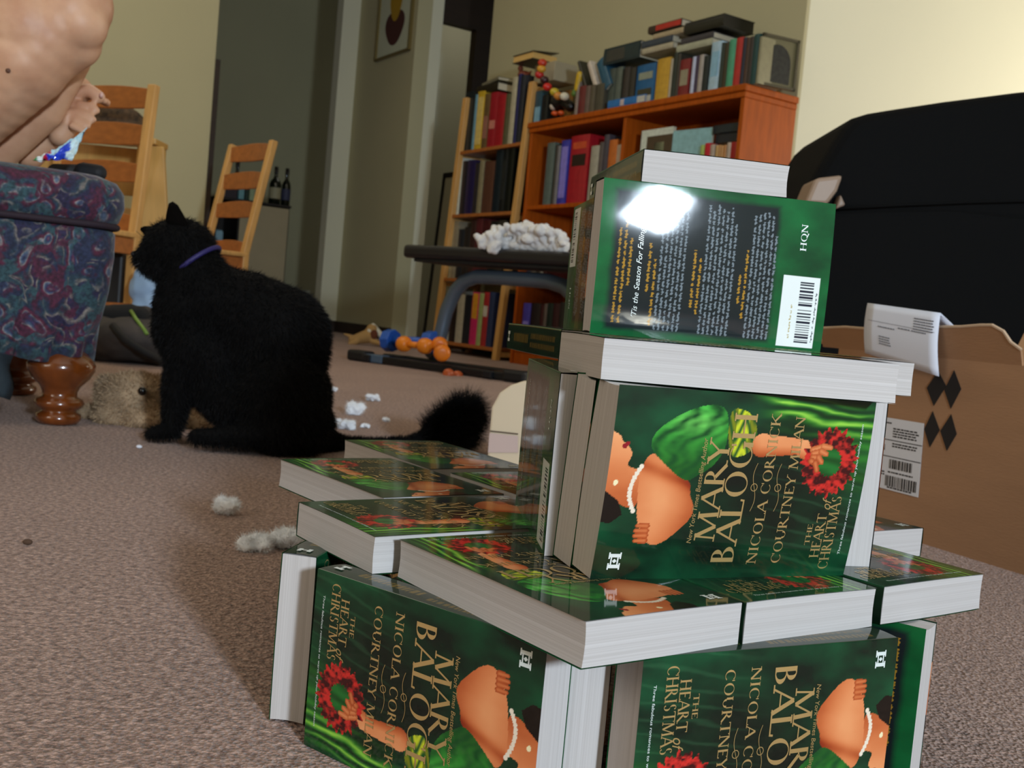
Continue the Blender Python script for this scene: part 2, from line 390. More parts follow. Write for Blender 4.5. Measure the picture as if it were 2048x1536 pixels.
# ------------------------------------------------------------------ books on the shelves
BM_CACHE = {}
PAGE = mat('aged_page_edges', '#cfc6ae', 0.8, bump=0.3, bscale=200, stretch=(1, 20, 1))
def cover_mat(hexc, gloss=0.35):
    k = 'cover_' + hexc
    if k not in BM_CACHE: BM_CACHE[k] = mat(k.replace('#', ''), hexc, gloss, var=0.12, vscale=40)
    return BM_CACHE[k]
def shelf_book(name, org, X, Y, Z, t, d, h, col, label, band=None, pages_up=False, cat='book', group=None):
    """org = near lower corner; X thickness direction, Y depth (spine at Y=0), Z height"""
    X, Y, Z = Vector(X), Vector(Y), Vector(Z)
    MW = Matrix.Identity(4)
    for i in range(3): MW[i][0] = X[i]; MW[i][1] = Y[i]; MW[i][2] = Z[i]; MW[i][3] = org[i]
    bm = bmesh.new()
    def bx(x0, x1, y0, y1, z0, z1, mi):
        n0 = len(bm.faces)
        bmesh.ops.create_cube(bm, size=1, matrix=Matrix.Translation(((x0 + x1) / 2, (y0 + y1) / 2, (z0 + z1) / 2)) @ Matrix.Diagonal((x1 - x0, y1 - y0, z1 - z0, 1)))
        bm.faces.ensure_lookup_table()
        for f in bm.faces[n0:]: f.material_index = mi
    c = min(0.003, t * 0.12)
    bx(0, c, 0.002, d, 0, h, 0); bx(t - c, t, 0.002, d, 0, h, 0)
    # rounded spine
    pts = [(0, 0.004), (t * 0.12, 0.001), (t * 0.35, -0.001), (t * 0.65, -0.001), (t * 0.88, 0.001), (t, 0.004)]
    n0 = len(bm.faces)
    va = [bm.verts.new((x, y, 0)) for x, y in pts] + [bm.verts.new((t - c, 0.006, 0)), bm.verts.new((c, 0.006, 0))]
    vb = [bm.verts.new((v.co.x, v.co.y, h)) for v in va]
    bm.faces.new(va[::-1]); bm.faces.new(vb)
    for i in range(len(va)): bm.faces.new((va[i], va[(i + 1) % len(va)], vb[(i + 1) % len(va)], vb[i]))
    bx(c, t - c, 0.006, d - 0.004, 0.003, h - 0.003, 1)
    mats = [cover_mat(col), PAGE]
    if band:
        n0 = len(bm.faces)
        for (z0, z1, bc) in band:
            bx(t * 0.14, t * 0.86, -0.0018, 0.003, z0 * h, z1 * h, len(mats)); mats.append(cover_mat(bc))
    bmesh.ops.recalc_face_normals(bm, faces=bm.faces)
    me = bpy.data.meshes.new(name); bm.to_mesh(me); bm.free()
    o = link(name, me, mats); o.matrix_world = MW
    return tag(o, label, cat, group)
CN = {}
def colour_name(h):
    r, g, b = (int(h[i:i + 2], 16) for i in (1, 3, 5))
    names = {'black': (22, 20, 20), 'dark brown': (60, 38, 24), 'white': (215, 212, 200), 'grey': (125, 125, 120), 'red': (170, 35, 35), 'maroon': (95, 28, 28), 'yellow': (205, 165, 45), 'orange': (215, 115, 35),
             'dark green': (28, 60, 40), 'mint green': (95, 165, 125), 'teal': (30, 85, 90), 'blue': (45, 95, 165), 'navy': (25, 32, 66), 'pale blue': (150, 190, 215), 'purple': (85, 65, 165), 'tan': (165, 135, 95), 'pink': (215, 45, 105), 'lime': (160, 180, 80), 'cream': (200, 190, 160)}
    return min(names, key=lambda n: sum((x - y) ** 2 for x, y in zip(names[n], (r, g, b))))
ORD = ['first', 'second', 'third', 'fourth', 'fifth', 'sixth', 'seventh', 'eighth', 'ninth', 'tenth', 'eleventh', 'twelfth', 'thirteenth', 'fourteenth', 'fifteenth', 'sixteenth', 'seventeenth', 'eighteenth', 'nineteenth', 'twentieth']
def book_row(items, a_left, b0, z, where, group, shear=0.0, gap=0.0008, dep=0.2):
    """items: (thickness, height, colour, band) from left (large a) to right"""
    a = a_left
    for i, it in enumerate(items):
        t, h, c = it[:3]; band = it[3] if len(it) > 3 else None
        if c is None: a -= t; continue
        X = -UA; Z = UP if not shear else (UP - UA * shear).normalized()
        org = AB(a - (shear * z if shear else 0), b0, z)
        k = len([q for q in items[:i] if q[2]])
        prev = next((q[2] for q in items[:i][::-1] if q[2]), None)
        lab = '%s book, %s from the left %s' % (('slim ' if t < 0.022 else 'thick ' if t > 0.045 else '') + colour_name(c), ORD[k], where)
        shelf_book('book', org, X, VB, Z, t - gap, min(dep, h * 0.75), h, c, lab, band, group=group)
        a -= t
    return a
g1 = 'books on the pine shelves'
SB = PB0 + 0.035
def pA(a): return a
def rowpx(items, ymid, z, b0, where, group, shear=0.0, hmax=9, dep=0.2):
    """items: (left px, right px, top px, colour[, bands]) as seen in the photo; turned into thickness and height on the shelf plane"""
    n = 0
    for it in items:
        x0, x1, yt, c = it[:4]; band = it[4] if len(it) > 4 else None
        ym = ymid((x0 + x1) / 2) if callable(ymid) else ymid
        if callable(ymid): ym = (ym + yt) / 2
        p0, p1 = onplane(x0, ym, VB, b0), onplane(x1, ym, VB, b0)
        a0 = UA.dot(p0) + shear * p0.z; a1 = UA.dot(p1) + shear * p1.z
        h = min(hmax, onplane((x0 + x1) / 2, yt, VB, b0).z - z); t = a0 - a1
        Z = UP if not shear else (UP - UA * shear).normalized()
        lab = '%s book, %s from the left %s' % (('slim ' if t < 0.03 else 'thick ' if t > 0.075 else '') + colour_name(c), ORD[n], where)
        shelf_book('book', AB(a0 - shear * z, b0, z), -UA, VB, Z, t - 0.0008, min(dep, h * 0.75), h, c, lab, band, group=group)
        n += 1
T = [(931, 950, 184, '#1c2426'), (950, 955, 190, '#6a9ab0'), (955, 969, 183, '#c8a62e', [(0.1, 0.9, '#d8c070')]), (969, 980, 188, '#6a5434', [(0.2, 0.6, '#9a6a5a')]), (980.5, 995, 185, '#9c1f2a', [(0.35, 0.5, '#c88070')]), (995, 1011, 190, '#a41e28'), (1011, 1020, 188, '#5c5a40'),
 (1021, 1031, 156, '#b8b298'), (1031, 1037, 150, '#24265a'), (1037, 1047, 152, '#2c2f38')]
rowpx(T, 234, 1.2355, SB, 'on the top pine shelf', g1, SHEAR)
T = [(912, 924, 316, '#cfd6cc', [(0.86, 0.99, '#d09a1c')]), (925, 935, 322, '#201c24'), (935, 951, 320, '#241c48'), (951, 959, 326, '#2e2a2c'), (959, 968, 322, '#8c8468'), (969, 989, 322, '#5a3a2c'), (990, 1004, 292, '#16222a'), (1004, 1014, 290, '#14181a', [(0.2, 0.8, '#2a2c2a')]), (1014, 1026, 290, '#101410')]
rowpx(T, 366, 0.8505, SB, 'on the second pine shelf', g1, SHEAR, 0.375)
T = [(902, 909, 444, '#a09878'), (909, 919, 442, '#8c8470'), (919, 931, 458, '#24282e'), (931, 943, 454, '#2a2624'), (943, 953, 440, '#3a2420'), (953, 966, 436, '#5a2428'), (966, 982, 440, '#4a1c1e'), (982, 998, 442, '#1c1c1a'), (998, 1012, 440, '#3c3830')]
rowpx(T, 480, 0.4605, SB, 'on the third pine shelf', g1, SHEAR, 0.375)
T = [(877, 892, 588, '#2a1c18'), (892, 902, 580, '#b0b2a8'), (902, 914, 588, '#241a18'), (915, 929, 588, '#b0aa98'), (929, 944, 590, '#1c2028'), (944, 958, 584, '#cc2a6a', [(0.5, 0.98, '#d89a30')]), (958, 967, 586, '#9cb070'), (967, 978, 584, '#a82c30', [(0.55, 0.75, '#cfcac0')]), (978, 989, 584, '#2c3a60')]
rowpx(T, 632, 0.0705, SB, 'on the bottom pine shelf', g1, SHEAR, 0.375)
# brown bookcase
g2 = 'books inside the brown bookcase'
BB0 = 3.255 + 0.03
T = [(1091, 1106, 286, '#5c6a66'), (1107, 1112, 290, '#3c3a34'), (1112, 1118, 292, '#7c7a80'), (1119, 1135, 281, '#3c3ca4', [(0.1, 0.9, '#8a80d8')]), (1138, 1174, 271, '#a81c28', [(0.55, 0.72, '#2a1812'), (0.8, 0.9, '#c8502c')]), (1179, 1195, 292, '#a8a494'), (1195, 1203, 285, '#5c5452'), (1203, 1213, 270, '#4a4650'), (1214, 1230, 280, '#c46c2c'), (1230, 1238, 290, '#b8a490')]
rowpx(T, 337, 0.8755, BB0, "on the brown bookcase's upper left shelf", g2, 0, 0.39)
T = [(0.015, 0, None), (0.04, 0.20, '#2c3c58'), (0.05, 0.21, '#6c6860'), (0.04, 0.2, '#34302c'), (0.03, 0.22, '#8c8c84'), (0.04, 0.2, '#401c1c')]
book_row(T, 5.03, BB0, 0.4755, "on the brown bookcase's middle left shelf", g2)
T = [(1045, 1060, 606, '#4a44b4', [(0.3, 0.6, '#8c84e0')]), (1061, 1080, 606, '#241c22'), (1080, 1087, 608, '#401820'), (1087, 1093, 607, '#6c6260'), (1093, 1105, 606, '#182a28'), (1105, 1118, 606, '#3c1c24'), (1118, 1130, 604, '#2c2a2a'), (1130, 1145, 604, '#5c1c24')]
rowpx(T, 632, 0.0905, BB0, "on the brown bookcase's bottom left shelf", g2, 0, 0.36)
# upper right compartment: picture books facing out, small books
T = [(1400, 1408, 290, '#a0b860'), (1409, 1420, 286, '#c01c30'), (1420, 1429, 289, '#b0a090'), (1431, 1436, 291, '#c8a060'), (1436, 1441, 290, '#b88850'), (1441, 1446, 291, '#c09058'), (1446, 1452, 290, '#b88048'), (1453, 1461, 285, '#b8a898'), (1461, 1472, 284, '#a81c20')]
rowpx(T, 300, 0.8755, BB0, "on the brown bookcase's upper right shelf", g2)
_zn = onplane(1440, 286, VB, BB0).z
def facing_book(px0, py0, px1, py1, col, label, bands, turn=0.0, b=BB0, z=0.876):
    p0 = onplane(px0, py0, VB, b + VB.dot(VB) * 0); p1 = onplane(px1, py1, VB, b)
    w = (UA.dot(p0) - UA.dot(p1)); h = p0.z - z
    X = (-UA * math.cos(turn) + VB * math.sin(turn))
    Y = (VB * math.cos(turn) + UA * math.sin(turn))
    mb = MB(); org = AB(UA.dot(p0), b, z)
    r = empty('picture_book', org, label, 'book', g2); bpy.context.view_layer.update()
    ax = (X, Y, UP)
    mb.box(org + X * (w / 2) + Y * 0.008 + UP * (h / 2), (w, 0.012, h - 0.004), ax); part(mb, 'pages', PAGE, r)
    mb = MB(); mb.box(org + X * (w / 2) + Y * 0.001 + UP * (h / 2), (w, 0.002, h), ax); mb.box(org + X * (w / 2) + Y * 0.015 + UP * (h / 2), (w, 0.002, h), ax)
    mb.box(org + X * 0.001 + Y * 0.008 + UP * (h / 2), (0.002, 0.016, h), ax)
    part(mb, 'cover', cover_mat(col), r)
    for (x0, x1, z0, z1, c, nm) in bands:
        mb = MB(); mb.box(org + X * (w * (x0 + x1) / 2) - Y * 0.0005 + UP * (h * (z0 + z1) / 2), (w * (x1 - x0), 0.001, h * (z1 - z0)), ax, ); part(mb, nm, cover_mat(c), r)
facing_book(1284, 262, 1343, 300, '#d0d8cc', 'white picture book standing cover out at the left end of the upper right shelf', [(0.2, 1.0, 0.02, 0.9, '#4c3c2c', 'cover_picture'), (0.45, 0.75, 0.1, 0.8, '#b0b890', 'cover_figure')])
facing_book(1347, 262, 1412, 300, '#8cb8bc', 'pale blue picture book standing cover out beside the white picture book', [(0.2, 0.42, 0.1, 0.45, '#8c2c28', 'cover_spot'), (0.5, 0.9, 0.05, 0.35, '#a0a084', 'cover_field')], turn=0.12)
tag(shelf_book('book', AB(UA.dot(onplane(1424, 275, VB, BB0)), BB0 + 0.02, _zn + 0.006), -UA, VB, UP, 0.17, 0.2, 0.04, '#161b28', 'dark navy book lying flat on top of the small tan books'), None)
tag(shelf_book('book', AB(UA.dot(onplane(1422, 265, VB, BB0)), BB0 + 0.01, _zn + 0.047), -UA, VB, UP, 0.17, 0.2, 0.036, '#14202a', 'blue-black book lying on the dark navy book above small tan books'), None)
# ---- row on top of the brown bookcase
g3 = 'books on top of the brown bookcase'
BT = 3.275; ZT = 1.3305
YB = lambda x: 240 - (x - 1060) * 0.163
T = [(1069, 1083, 182, '#24485a', [(0.05, 0.5, '#7aa8c0')]), (1083, 1096, 190, '#12161a'), (1151, 1157, 156, '#8a7c74'), (1157, 1170, 172, '#6c2c2c'), (1170, 1179, 172, '#6a5a52'), (1179, 1189, 170, '#5c5446'), (1189, 1207, 168, '#4e4a3e')]
rowpx(T, YB, ZT, BT, 'in the left run atop the brown bookcase', g3)
T = [(1245, 1257, 135, '#3a3432'), (1257, 1269, 136, '#33302c'), (1272, 1309, 129, '#1f5c8c', [(0.62, 0.8, '#8c9484'), (0.02, 0.2, '#b8b8ac'), (0.2, 0.38, '#3c3a28')]), (1312, 1338, 117, '#c49a34'), (1338, 1343, 118, '#b0a48c'), (1344, 1352, 106, '#28302a'), (1352, 1358, 108, '#3c3830'), (1358, 1378, 119, '#7c2426', [(0.3, 0.72, '#948c74')]), (1382, 1389, 114, '#bcc4dc'), (1389, 1395, 112, '#3c2c44'), (1396, 1405, 110, '#a8a098'), (1405, 1416, 112, '#1c2628'), (1420, 1439, 84, '#a8c4d4', [(0.3, 0.8, '#88b4cc')]), (1439, 1446, 86, '#27342a'), (1446, 1454, 86, '#3a3220'), (1455, 1468, 79, '#4c9c78')]
rowpx(T, YB, ZT, BT, 'in the middle run atop the brown bookcase', g3)
T = [(1469, 1482, 76, '#b02c28'), (1482, 1489, 76, '#222638'), (1489, 1496, 76, '#4a3428'), (1496, 1504, 74, '#38302c'), (1504, 1515, 69, '#1c4444'), (1515, 1520, 74, '#8a8464')]
rowpx(T, YB, ZT, BT, 'in the right run atop the brown bookcase', g3)
# lying blue book below the middle run and stacks lying on top of the rows
def flat(px0, py0, px1, py1, z0, z1, dep, col, label, b=BT, band=None, name='book', cat='book', sp=True, pages=None):
    p0 = onplane(px0, py0, VB, b); p1 = onplane(px1, py1, VB, b)
    a0, a1 = UA.dot(p0), UA.dot(p1)
    # length along -UA, thickness is height
    o = shelf_book(name, AB(a0, b, z0) , -UP * -1, VB, -UA, z1 - z0, dep, a0 - a1, col, label, band, cat=cat, group=g3)
    if pages: o.data.materials[1] = cover_mat(pages)
    return o
def flatpx(x0, x1, yt, yb, dep, col, label, band=None, **k):
    """left end pixel column x0, right end x1, top and bottom rows at the left end"""
    zt, zb = onplane(x0, yt, VB, BT).z, onplane(x0, yb, VB, BT).z
    flat(x0, (yt + yb) / 2, x1, (yt + yb) / 2 - (x1 - x0) * 0.22, zb, zt, dep, col, label, band=band, **k)
flat(1216, 203, 1290, 195, ZT + 0.0005, ZT + 0.042, 0.16, '#2c70b4', 'bright blue book lying flat on the bookcase top below grey books', b=BT - 0.014, band=[(0.35, 0.45, '#c8b8b8'), (0.8, 1.0, '#c0c0b8')])
for (x0, x1, yt, c, lab) in ((1217, 1230, 139, '#46504a', 'grey-green book standing on the bright blue book'), (1231, 1243, 136, '#5c665e', 'pale grey-green book on the bright blue book, next to brown books')):
    p0, p1 = onplane(x0, 165, VB, BT + 0.02), onplane(x1, 165, VB, BT + 0.02)
    shelf_book('book', AB(UA.dot(p0), BT + 0.02, ZT + 0.043), -UA, VB, UP, (p0 - p1).dot(UA), 0.13, onplane(x0, yt, VB, BT + 0.02).z - ZT - 0.043, c, lab, group=g3)
for (px, py, c, lab, t) in ((1163, 150, '#2c2c24', 'dark thin book leaning left above the maroon book', 0.02), (1184, 152, '#d0c4b6', 'white paged book leaning left between two dark books', 0.03), (1206, 148, '#2f5a72', 'slate blue book leaning left beside the white paged book', 0.06)):
    p = onplane(px, py, VB, BT); Zl = (UP * math.cos(0.55) + UA * math.sin(0.55)).normalized(); Xl = (-UA * math.cos(0.55) + UP * math.sin(0.55)).normalized()
    shelf_book('book', p + VB * 0.004 - Xl * t / 2 - Zl * 0.08, Xl, VB, Zl, t, 0.12, 0.17, c, lab, group=g3)
flatpx(1207, 1279, 99, 131, 0.2, '#223236', 'thick dark teal volume lying across the top of the grey-green books', band=[(0.1, 0.6, '#3c3c38')])
flatpx(1284, 1346, 98, 109, 0.2, '#b0a890', 'cream book lying flat above the yellow book')
flatpx(1283, 1344, 84, 97, 0.2, '#3a4450', 'slate grey book lying on the cream book above the yellow book')
flatpx(1306, 1366, 69, 79, 0.2, '#b0a080', 'tan book lying under the red spined book in the top pile')
flatpx(1296, 1362, 54, 68, 0.2, '#38281e', 'book with bright red spine panel, topmost of its pile', band=[(0.25, 1.0, '#b42a20')])
flatpx(1353, 1424, 92, 105, 0.2, '#a8aa92', 'pale green-white book lying flat left of the pale blue book')
flatpx(1362, 1426, 78, 90, 0.2, '#3c3a40', 'charcoal book lying on the pale green-white book')
flatpx(1369, 1447, 47, 70, 0.19, '#16160f', 'large black box file lying on top of the tallest books', name='box_file', cat='box', pages='#14140e')
aR = UA.dot(onplane(1520, 130, VB, BT))
# mint and red books support; framed picture at right end
def framed_photo():
    a1 = aR - 0.01
    org = AB(a1 + 0.025, BT + 0.015, ZT)
    r = empty('framed_photo', org, 'small framed photo of a dark arched shape at the right end of the bookcase top', 'picture', None); bpy.context.view_layer.update()
    X = (-UA * math.cos(1.42) + VB * math.sin(1.42)); Y = (VB * math.cos(1.42) + UA * math.sin(1.42)); ax = (X, Y, UP)
    fmm = mat('olive_frame', '#4c4630', 0.5)
    mb = MB(); w, h = 0.19, 0.215
    for (x, z, ww, hh) in ((0.006, h / 2, 0.012, h), (w - 0.006, h / 2, 0.012, h), (w / 2, 0.006, w, 0.012), (w / 2, h - 0.006, w, 0.012)):
        mb.box(org + X * x + UP * z, (ww, 0.015, hh), ax)
    part(mb, 'frame', fmm, r)
    mb = MB(); mb.box(org + X * w / 2 + UP * h / 2 + Y * 0.002, (w - 0.02, 0.006, h - 0.02), ax); part(mb, 'photo', mat('photo_ground', '#6c6748', 0.5), r)
    mb = MB(); pts = []
    for k in range(21):
        t = math.pi * k / 20; pts.append(org - Y * 0.0015 + X * (w * 0.45 + 0.07 * math.cos(t)) + UP * (0.10 + 0.08 * math.sin(t)))
    pts = [org - Y * 0.0015 + X * (w * 0.45 + 0.07) + UP * 0.02] + pts + [org - Y * 0.0015 + X * (w * 0.45 - 0.07) + UP * 0.02]
    mb.prism(pts, -Y * 0.001); part(mb, 'photo_subject', mat('photo_dark', '#23241e', 0.5, var=0.5, vscale=60), r)
framed_photo()
# ---- things on top of the pine unit
def pile_top():
    def at(px, py): return onplane(px, py, VB, PB0 + 0.03)
    X = -UA
    # tented dark book lying on the books of the top shelf
    p = at(953, 182)
    shelf_book('book', p + VB * 0.0 - UP * 0.02, UP, VB, -UA, 0.045, 0.18, 0.24, '#2a2418', 'dark olive book lying flat on the yellow and red books', group=g1)
    p = at(955, 178)
    shelf_book('book', p + VB * 0.03 + UP * 0.018, UP, VB, (-UA * 0.95 + UP * 0.3).normalized(), 0.02, 0.16, 0.16, '#77705a', 'grey-brown thin book tilted on the dark olive book', group=g1)
    # open book lying tent-like near the top
    o = empty('open_book', at(1075, 115), 'half open hardback with cream pages perched above the pine unit', 'book'); bpy.context.view_layer.update()
    q = at(1035, 122) + VB * 0.05
    mb = MB(); mb.box(q + X * 0.11 - UP * 0.022, (0.21, 0.17, 0.004), (X, VB, UP)); mb.box(q + X * 0.11 + UP * 0.028 , (0.21, 0.17, 0.004), (X, VB, (UP + VB * 0.22).normalized()), rot=Matrix.Rotation(0.12, 4, 'X'))
    part(mb, 'cover', cover_mat('#3a342a'), o)
    mb = MB(); mb.box(q + X * 0.105 - UP * 0.002, (0.2, 0.16, 0.034), (X, VB, UP)); part(mb, 'pages', mat('warm_pages', '#d8b068', 0.8), o)
    s = shelf_book('box', at(1040, 165) + VB * 0.05 - UP * 0.045, X, VB, UP, 0.2, 0.15, 0.145, '#a99f84', 'pale cardboard box holding up the half open hardback', cat='box', name='cardboard_box') if False else None
    mb = MB(); c0 = at(1075, 142) + VB * 0.12
    mb.box(c0, (0.2, 0.15, 0.105), RB); b = mb.build('cardboard_box', mat('pale_box', '#a69c82', 0.8), bevel=0.003)
    tag(b, 'pale box under the half open hardback between pine unit and bookcase', 'box')
    # reddish animal figurine
    c = at(1040, 148) + VB * 0.03
    me = blob_mesh('figurine', [('e', c, (0.04, 0.025, 0.025)), ('c', c + UA * 0.03, 0.017, c + UA * 0.045 + UP * 0.035, 0.012), ('s', c + UA * 0.048 + UP * 0.045, 0.017), ('c', c - UA * 0.03, 0.010, c - UA * 0.03 - UP * 0.04, 0.008), ('c', c + UA * 0.025, 0.010, c + UA * 0.025 - UP * 0.04, 0.008), ('c', c - UA * 0.035, 0.01, c - UA * 0.07 + UP * 0.01, 0.006)], 0.005, 3)
    tag(link('animal_figurine', me, mat('red_brown_clay', '#7a3820', 0.6)), 'small red-brown animal figurine standing on the dark blue books', 'figurine')
    # caterpillar-like string of coloured beads hanging from the box: toy figures
    cols = ['#c83a20', '#d8a030', '#b81c1c', '#3c1c20', '#d02820', '#c8b030', '#d08838', '#d8d0b8']
    P = [(1094, 128), (1092, 140), (1088, 152), (1098, 162), (1104, 176), (1118, 186), (1126, 194), (1138, 195)]
    r = empty('hanging_toy', at(*P[0]), 'string of red, yellow and orange toy shapes draped down beside the pine post', 'toy'); bpy.context.view_layer.update()
    for (x, y), c in zip(P, cols):
        q = at(x, y) - VB * 0.03
        me = blob_mesh('bead', [('e', q, (0.026, 0.02, 0.022))], 0.006, 1); wchild(link('bead', me, cover_mat(c)), r)
    q = at(1172, 165) - VB * 0.0
    r = empty('yellow_toy', q, 'yellow and green toy leaning against the first upright books', 'toy'); bpy.context.view_layer.update()
    me = blob_mesh('toy_body', [('c', at(1154, 178), 0.016, at(1160, 150), 0.02)], 0.006, 2); wchild(link('body', me, cover_mat('#c8a424')), r)
    me = blob_mesh('toy_foot', [('c', at(1150, 182), 0.014, at(1148, 188), 0.016)], 0.006, 2); wchild(link('foot', me, cover_mat('#5c7a30')), r)
    r = empty('clown_toy', at(1118, 230), 'small black toy figure with white face and orange feet on the bookcase corner', 'toy'); bpy.context.view_layer.update()
    me = blob_mesh('toy_body', [('e', at(1112, 200) + VB * 0.02, (0.05, 0.035, 0.055)), ('c', at(1100, 185) + VB * 0.02, 0.03, at(1135, 212) + VB * 0.02, 0.03)], 0.007, 3); wchild(link('body', me, cover_mat('#0e0c0c')), r)
    me = blob_mesh('toy_head', [('e', at(1107, 213), (0.022, 0.02, 0.022))], 0.006, 2); wchild(link('head', me, cover_mat('#c8bcac')), r)
    me = blob_mesh('toy_feet', [('e', at(1110, 227), (0.022, 0.02, 0.014)), ('e', at(1122, 226), (0.02, 0.02, 0.014))], 0.006, 2); wchild(link('feet', me, cover_mat('#d8581c')), r)
pile_top()
# ------------------------------------------------------------------ the paperbacks of the tower
L, BW, T = 0.168, 0.105, 0.0224
def fbm(x, y, seed=0, oct=4):
    rng = np.random.default_rng(seed); out = np.zeros_like(x); amp = 1.0; tot = 0
    for k in range(oct):
        n = 2 ** k * 4 + 3; g = rng.random((n + 2, n + 2))
        fx = np.clip(x, 0, 1) * n; fy = np.clip(y, 0, 1) * n; ix = fx.astype(int); iy = fy.astype(int); tx = fx - ix; ty = fy - iy
        tx = tx * tx * (3 - 2 * tx); ty = ty * ty * (3 - 2 * ty)
        out += amp * ((g[iy, ix] * (1 - tx) + g[iy, ix + 1] * tx) * (1 - ty) + (g[iy + 1, ix] * (1 - tx) + g[iy + 1, ix + 1] * tx) * ty)
        tot += amp; amp *= 0.55
    return out / tot
def inpoly(x, y, poly):
    c = np.zeros(x.shape, bool); n = len(poly)
    for i in range(n):
        x0, y0 = poly[i]; x1, y1 = poly[(i + 1) % n]
        if y0 == y1: continue
        m = ((y0 > y) != (y1 > y)) & (x < (x1 - x0) * (y - y0) / (y1 - y0) + x0); c ^= m
    return c
def smoothpoly(p, it=2):
    for _ in range(it):
        q = []
        for i in range(len(p)):
            a, b = p[i], p[(i + 1) % len(p)]
            q += [(a[0] * .75 + b[0] * .25, a[1] * .75 + b[1] * .25), (a[0] * .25 + b[0] * .75, a[1] * .25 + b[1] * .75)]
        p = q
    return p
def capsule(x, y, p0, p1, r0, r1, asp=1.6):
    dx, dy = p1[0] - p0[0], (p1[1] - p0[1]) * asp
    px, py = x - p0[0], (y - p0[1]) * asp
    t = np.clip((px * dx + py * dy) / (dx * dx + dy * dy + 1e-12), 0, 1)
    d = np.hypot(px - t * dx, py - t * dy) / (r0 + (r1 - r0) * t)
    return d, t
def C(h): return np.array(lin(h)[:3])
def front_art(u, v):
    col = np.empty(u.shape + (3,)); n1 = fbm(u, v, 3, 5); n2 = fbm(v * 0.4, u, 5, 5)
    g = np.clip((n1 - 0.25) * 1.7, 0, 1)
    col[:] = C('#05180e') * (1 - g[..., None]) + C('#0d4a2a') * g[..., None]
    dark = np.clip(1.35 - np.hypot((u - 0.5) / 0.40, (v - 0.62) / 0.30), 0, 1)[..., None] * 0.85
    col = col * (1 - dark) + C('#0a0e08') * dark
    def put(mask, c): col[mask] = c[mask] if getattr(c, 'ndim', 1) > 1 else c
    # gown sweeping down the lower half
    fold = np.sin((u * 95 + v * 14 + n2 * 16)) * 0.5 + 0.5
    band = np.exp(-((u - (0.995 - 0.32 * (v - 0.50))) / 0.115) ** 2) * np.clip((v - 0.46) * 7, 0, 1)
    sh = (fold ** 1.5 * band)[..., None]
    col = col * (1 - np.clip(band, 0, 1)[..., None] * 0.8) + (C('#3c9c2c') * sh + C('#b8c848') * (sh ** 4) * 0.6 + C('#0c3a12') * (1 - sh) * 0.6) * np.clip(band, 0, 1)[..., None]
    b2 = np.exp(-((u - 0.70) / 0.16) ** 2) * np.clip((v - 0.84) * 9, 0, 1) * (0.35 + 0.65 * fold); b2 = b2[..., None] * 0.75
    col = col * (1 - b2) + C('#2c7a24') * b2
    lines = (np.clip(np.sin(u * 75 + v * 20 + n2 * 10), 0.75, 1) - 0.75) * 4 * np.clip((v - 0.5) * 4, 0, 1) * (u < 0.72)
    col += (lines * 0.05)[..., None] * C('#6ab87a')
    # face, neck
    sk = smoothpoly([(0.50, -0.02), (0.78, -0.02), (0.765, 0.012), (0.745, 0.03), (0.725, 0.035), (0.705, 0.055), (0.68, 0.07), (0.655, 0.075), (0.62, 0.065), (0.60, 0.06), (0.585, 0.10), (0.57, 0.12), (0.40, 0.12), (0.38, 0.09), (0.42, 0.03), (0.47, 0.0)])
    def skin(t): t = np.clip(t, 0, 1)[..., None]; return C('#8a2c10') * (1 - t) ** 2 + C('#e06c2c') * 2 * t * (1 - t) + C('#f2b47c') * t ** 2
    put(inpoly(u, v, sk), skin(0.22 + (u - 0.38) * 1.6 + (n1 - 0.5) * 0.3))
    put(inpoly(u, v, [(0.36, 0.0), (0.47, 0.0), (0.42, 0.05), (0.35, 0.07), (0.30, 0.03), (0.31, 0.0)]), C('#140c06'))
    d, _ = capsule(u, v, (0.70, 0.045), (0.715, 0.055), 0.013, 0.01); put(d < 1, C('#8c1620'))
    # shoulder and back
    bk = smoothpoly([(0.675, 0.135), (0.65, 0.185), (0.60, 0.23), (0.555, 0.275), (0.515, 0.30), (0.46, 0.30), (0.40, 0.325), (0.335, 0.32), (0.27, 0.28), (0.205, 0.235), (0.185, 0.19), (0.23, 0.155), (0.32, 0.125), (0.42, 0.115), (0.52, 0.11), (0.60, 0.115)])
    ridge = np.exp(-(((u - 0.555) + (v - 0.22) * 0.5) / 0.035) ** 2)
    put(inpoly(u, v, bk), skin(0.50 - np.hypot((u - 0.43) / 0.36, (v - 0.21) / 0.16) * 0.38 - ridge * 0.34 + (n1 - 0.5) * 0.25 + np.clip(0.5 - (v - 0.1) * 2.5, 0, 0.3)))
    for k in range(4):
        d, t = capsule(u, v, (0.215 + 0.026 * k, 0.165), (0.212 + 0.027 * k, 0.125 + 0.004 * abs(k - 1.5)), 0.017, 0.011); put(d < 1, skin(0.45 - d * 0.35))
    # pearls
    for k in range(13):
        t = k / 12; pu, pv = 0.60 - 0.23 * t, 0.112 - 0.035 * math.sin(t * 2.6) + 0.012 * t
        d, _ = capsule(u, v, (pu, pv), (pu + 0.001, pv), 0.0125, 0.0125); put(d < 1, C('#e8d8c0') * (1.0))
    d, _ = capsule(u, v, (0.51, 0.03), (0.515, 0.031), 0.012, 0.012); put(d < 1, C('#f0e0b0'))
    # puffed sleeve
    sl = smoothpoly([(0.69, 0.135), (0.76, 0.135), (0.83, 0.18), (0.895, 0.25), (0.935, 0.33), (0.925, 0.385), (0.86, 0.405), (0.76, 0.41), (0.68, 0.40), (0.60, 0.36), (0.56, 0.31), (0.53, 0.29), (0.55, 0.25), (0.62, 0.19)])
    st = (np.sin(u * 22 - v * 52 + n1 * 18) * 0.3 + np.sin(u * 50 - v * 110 + n2 * 26) * 0.25 + 0.5)
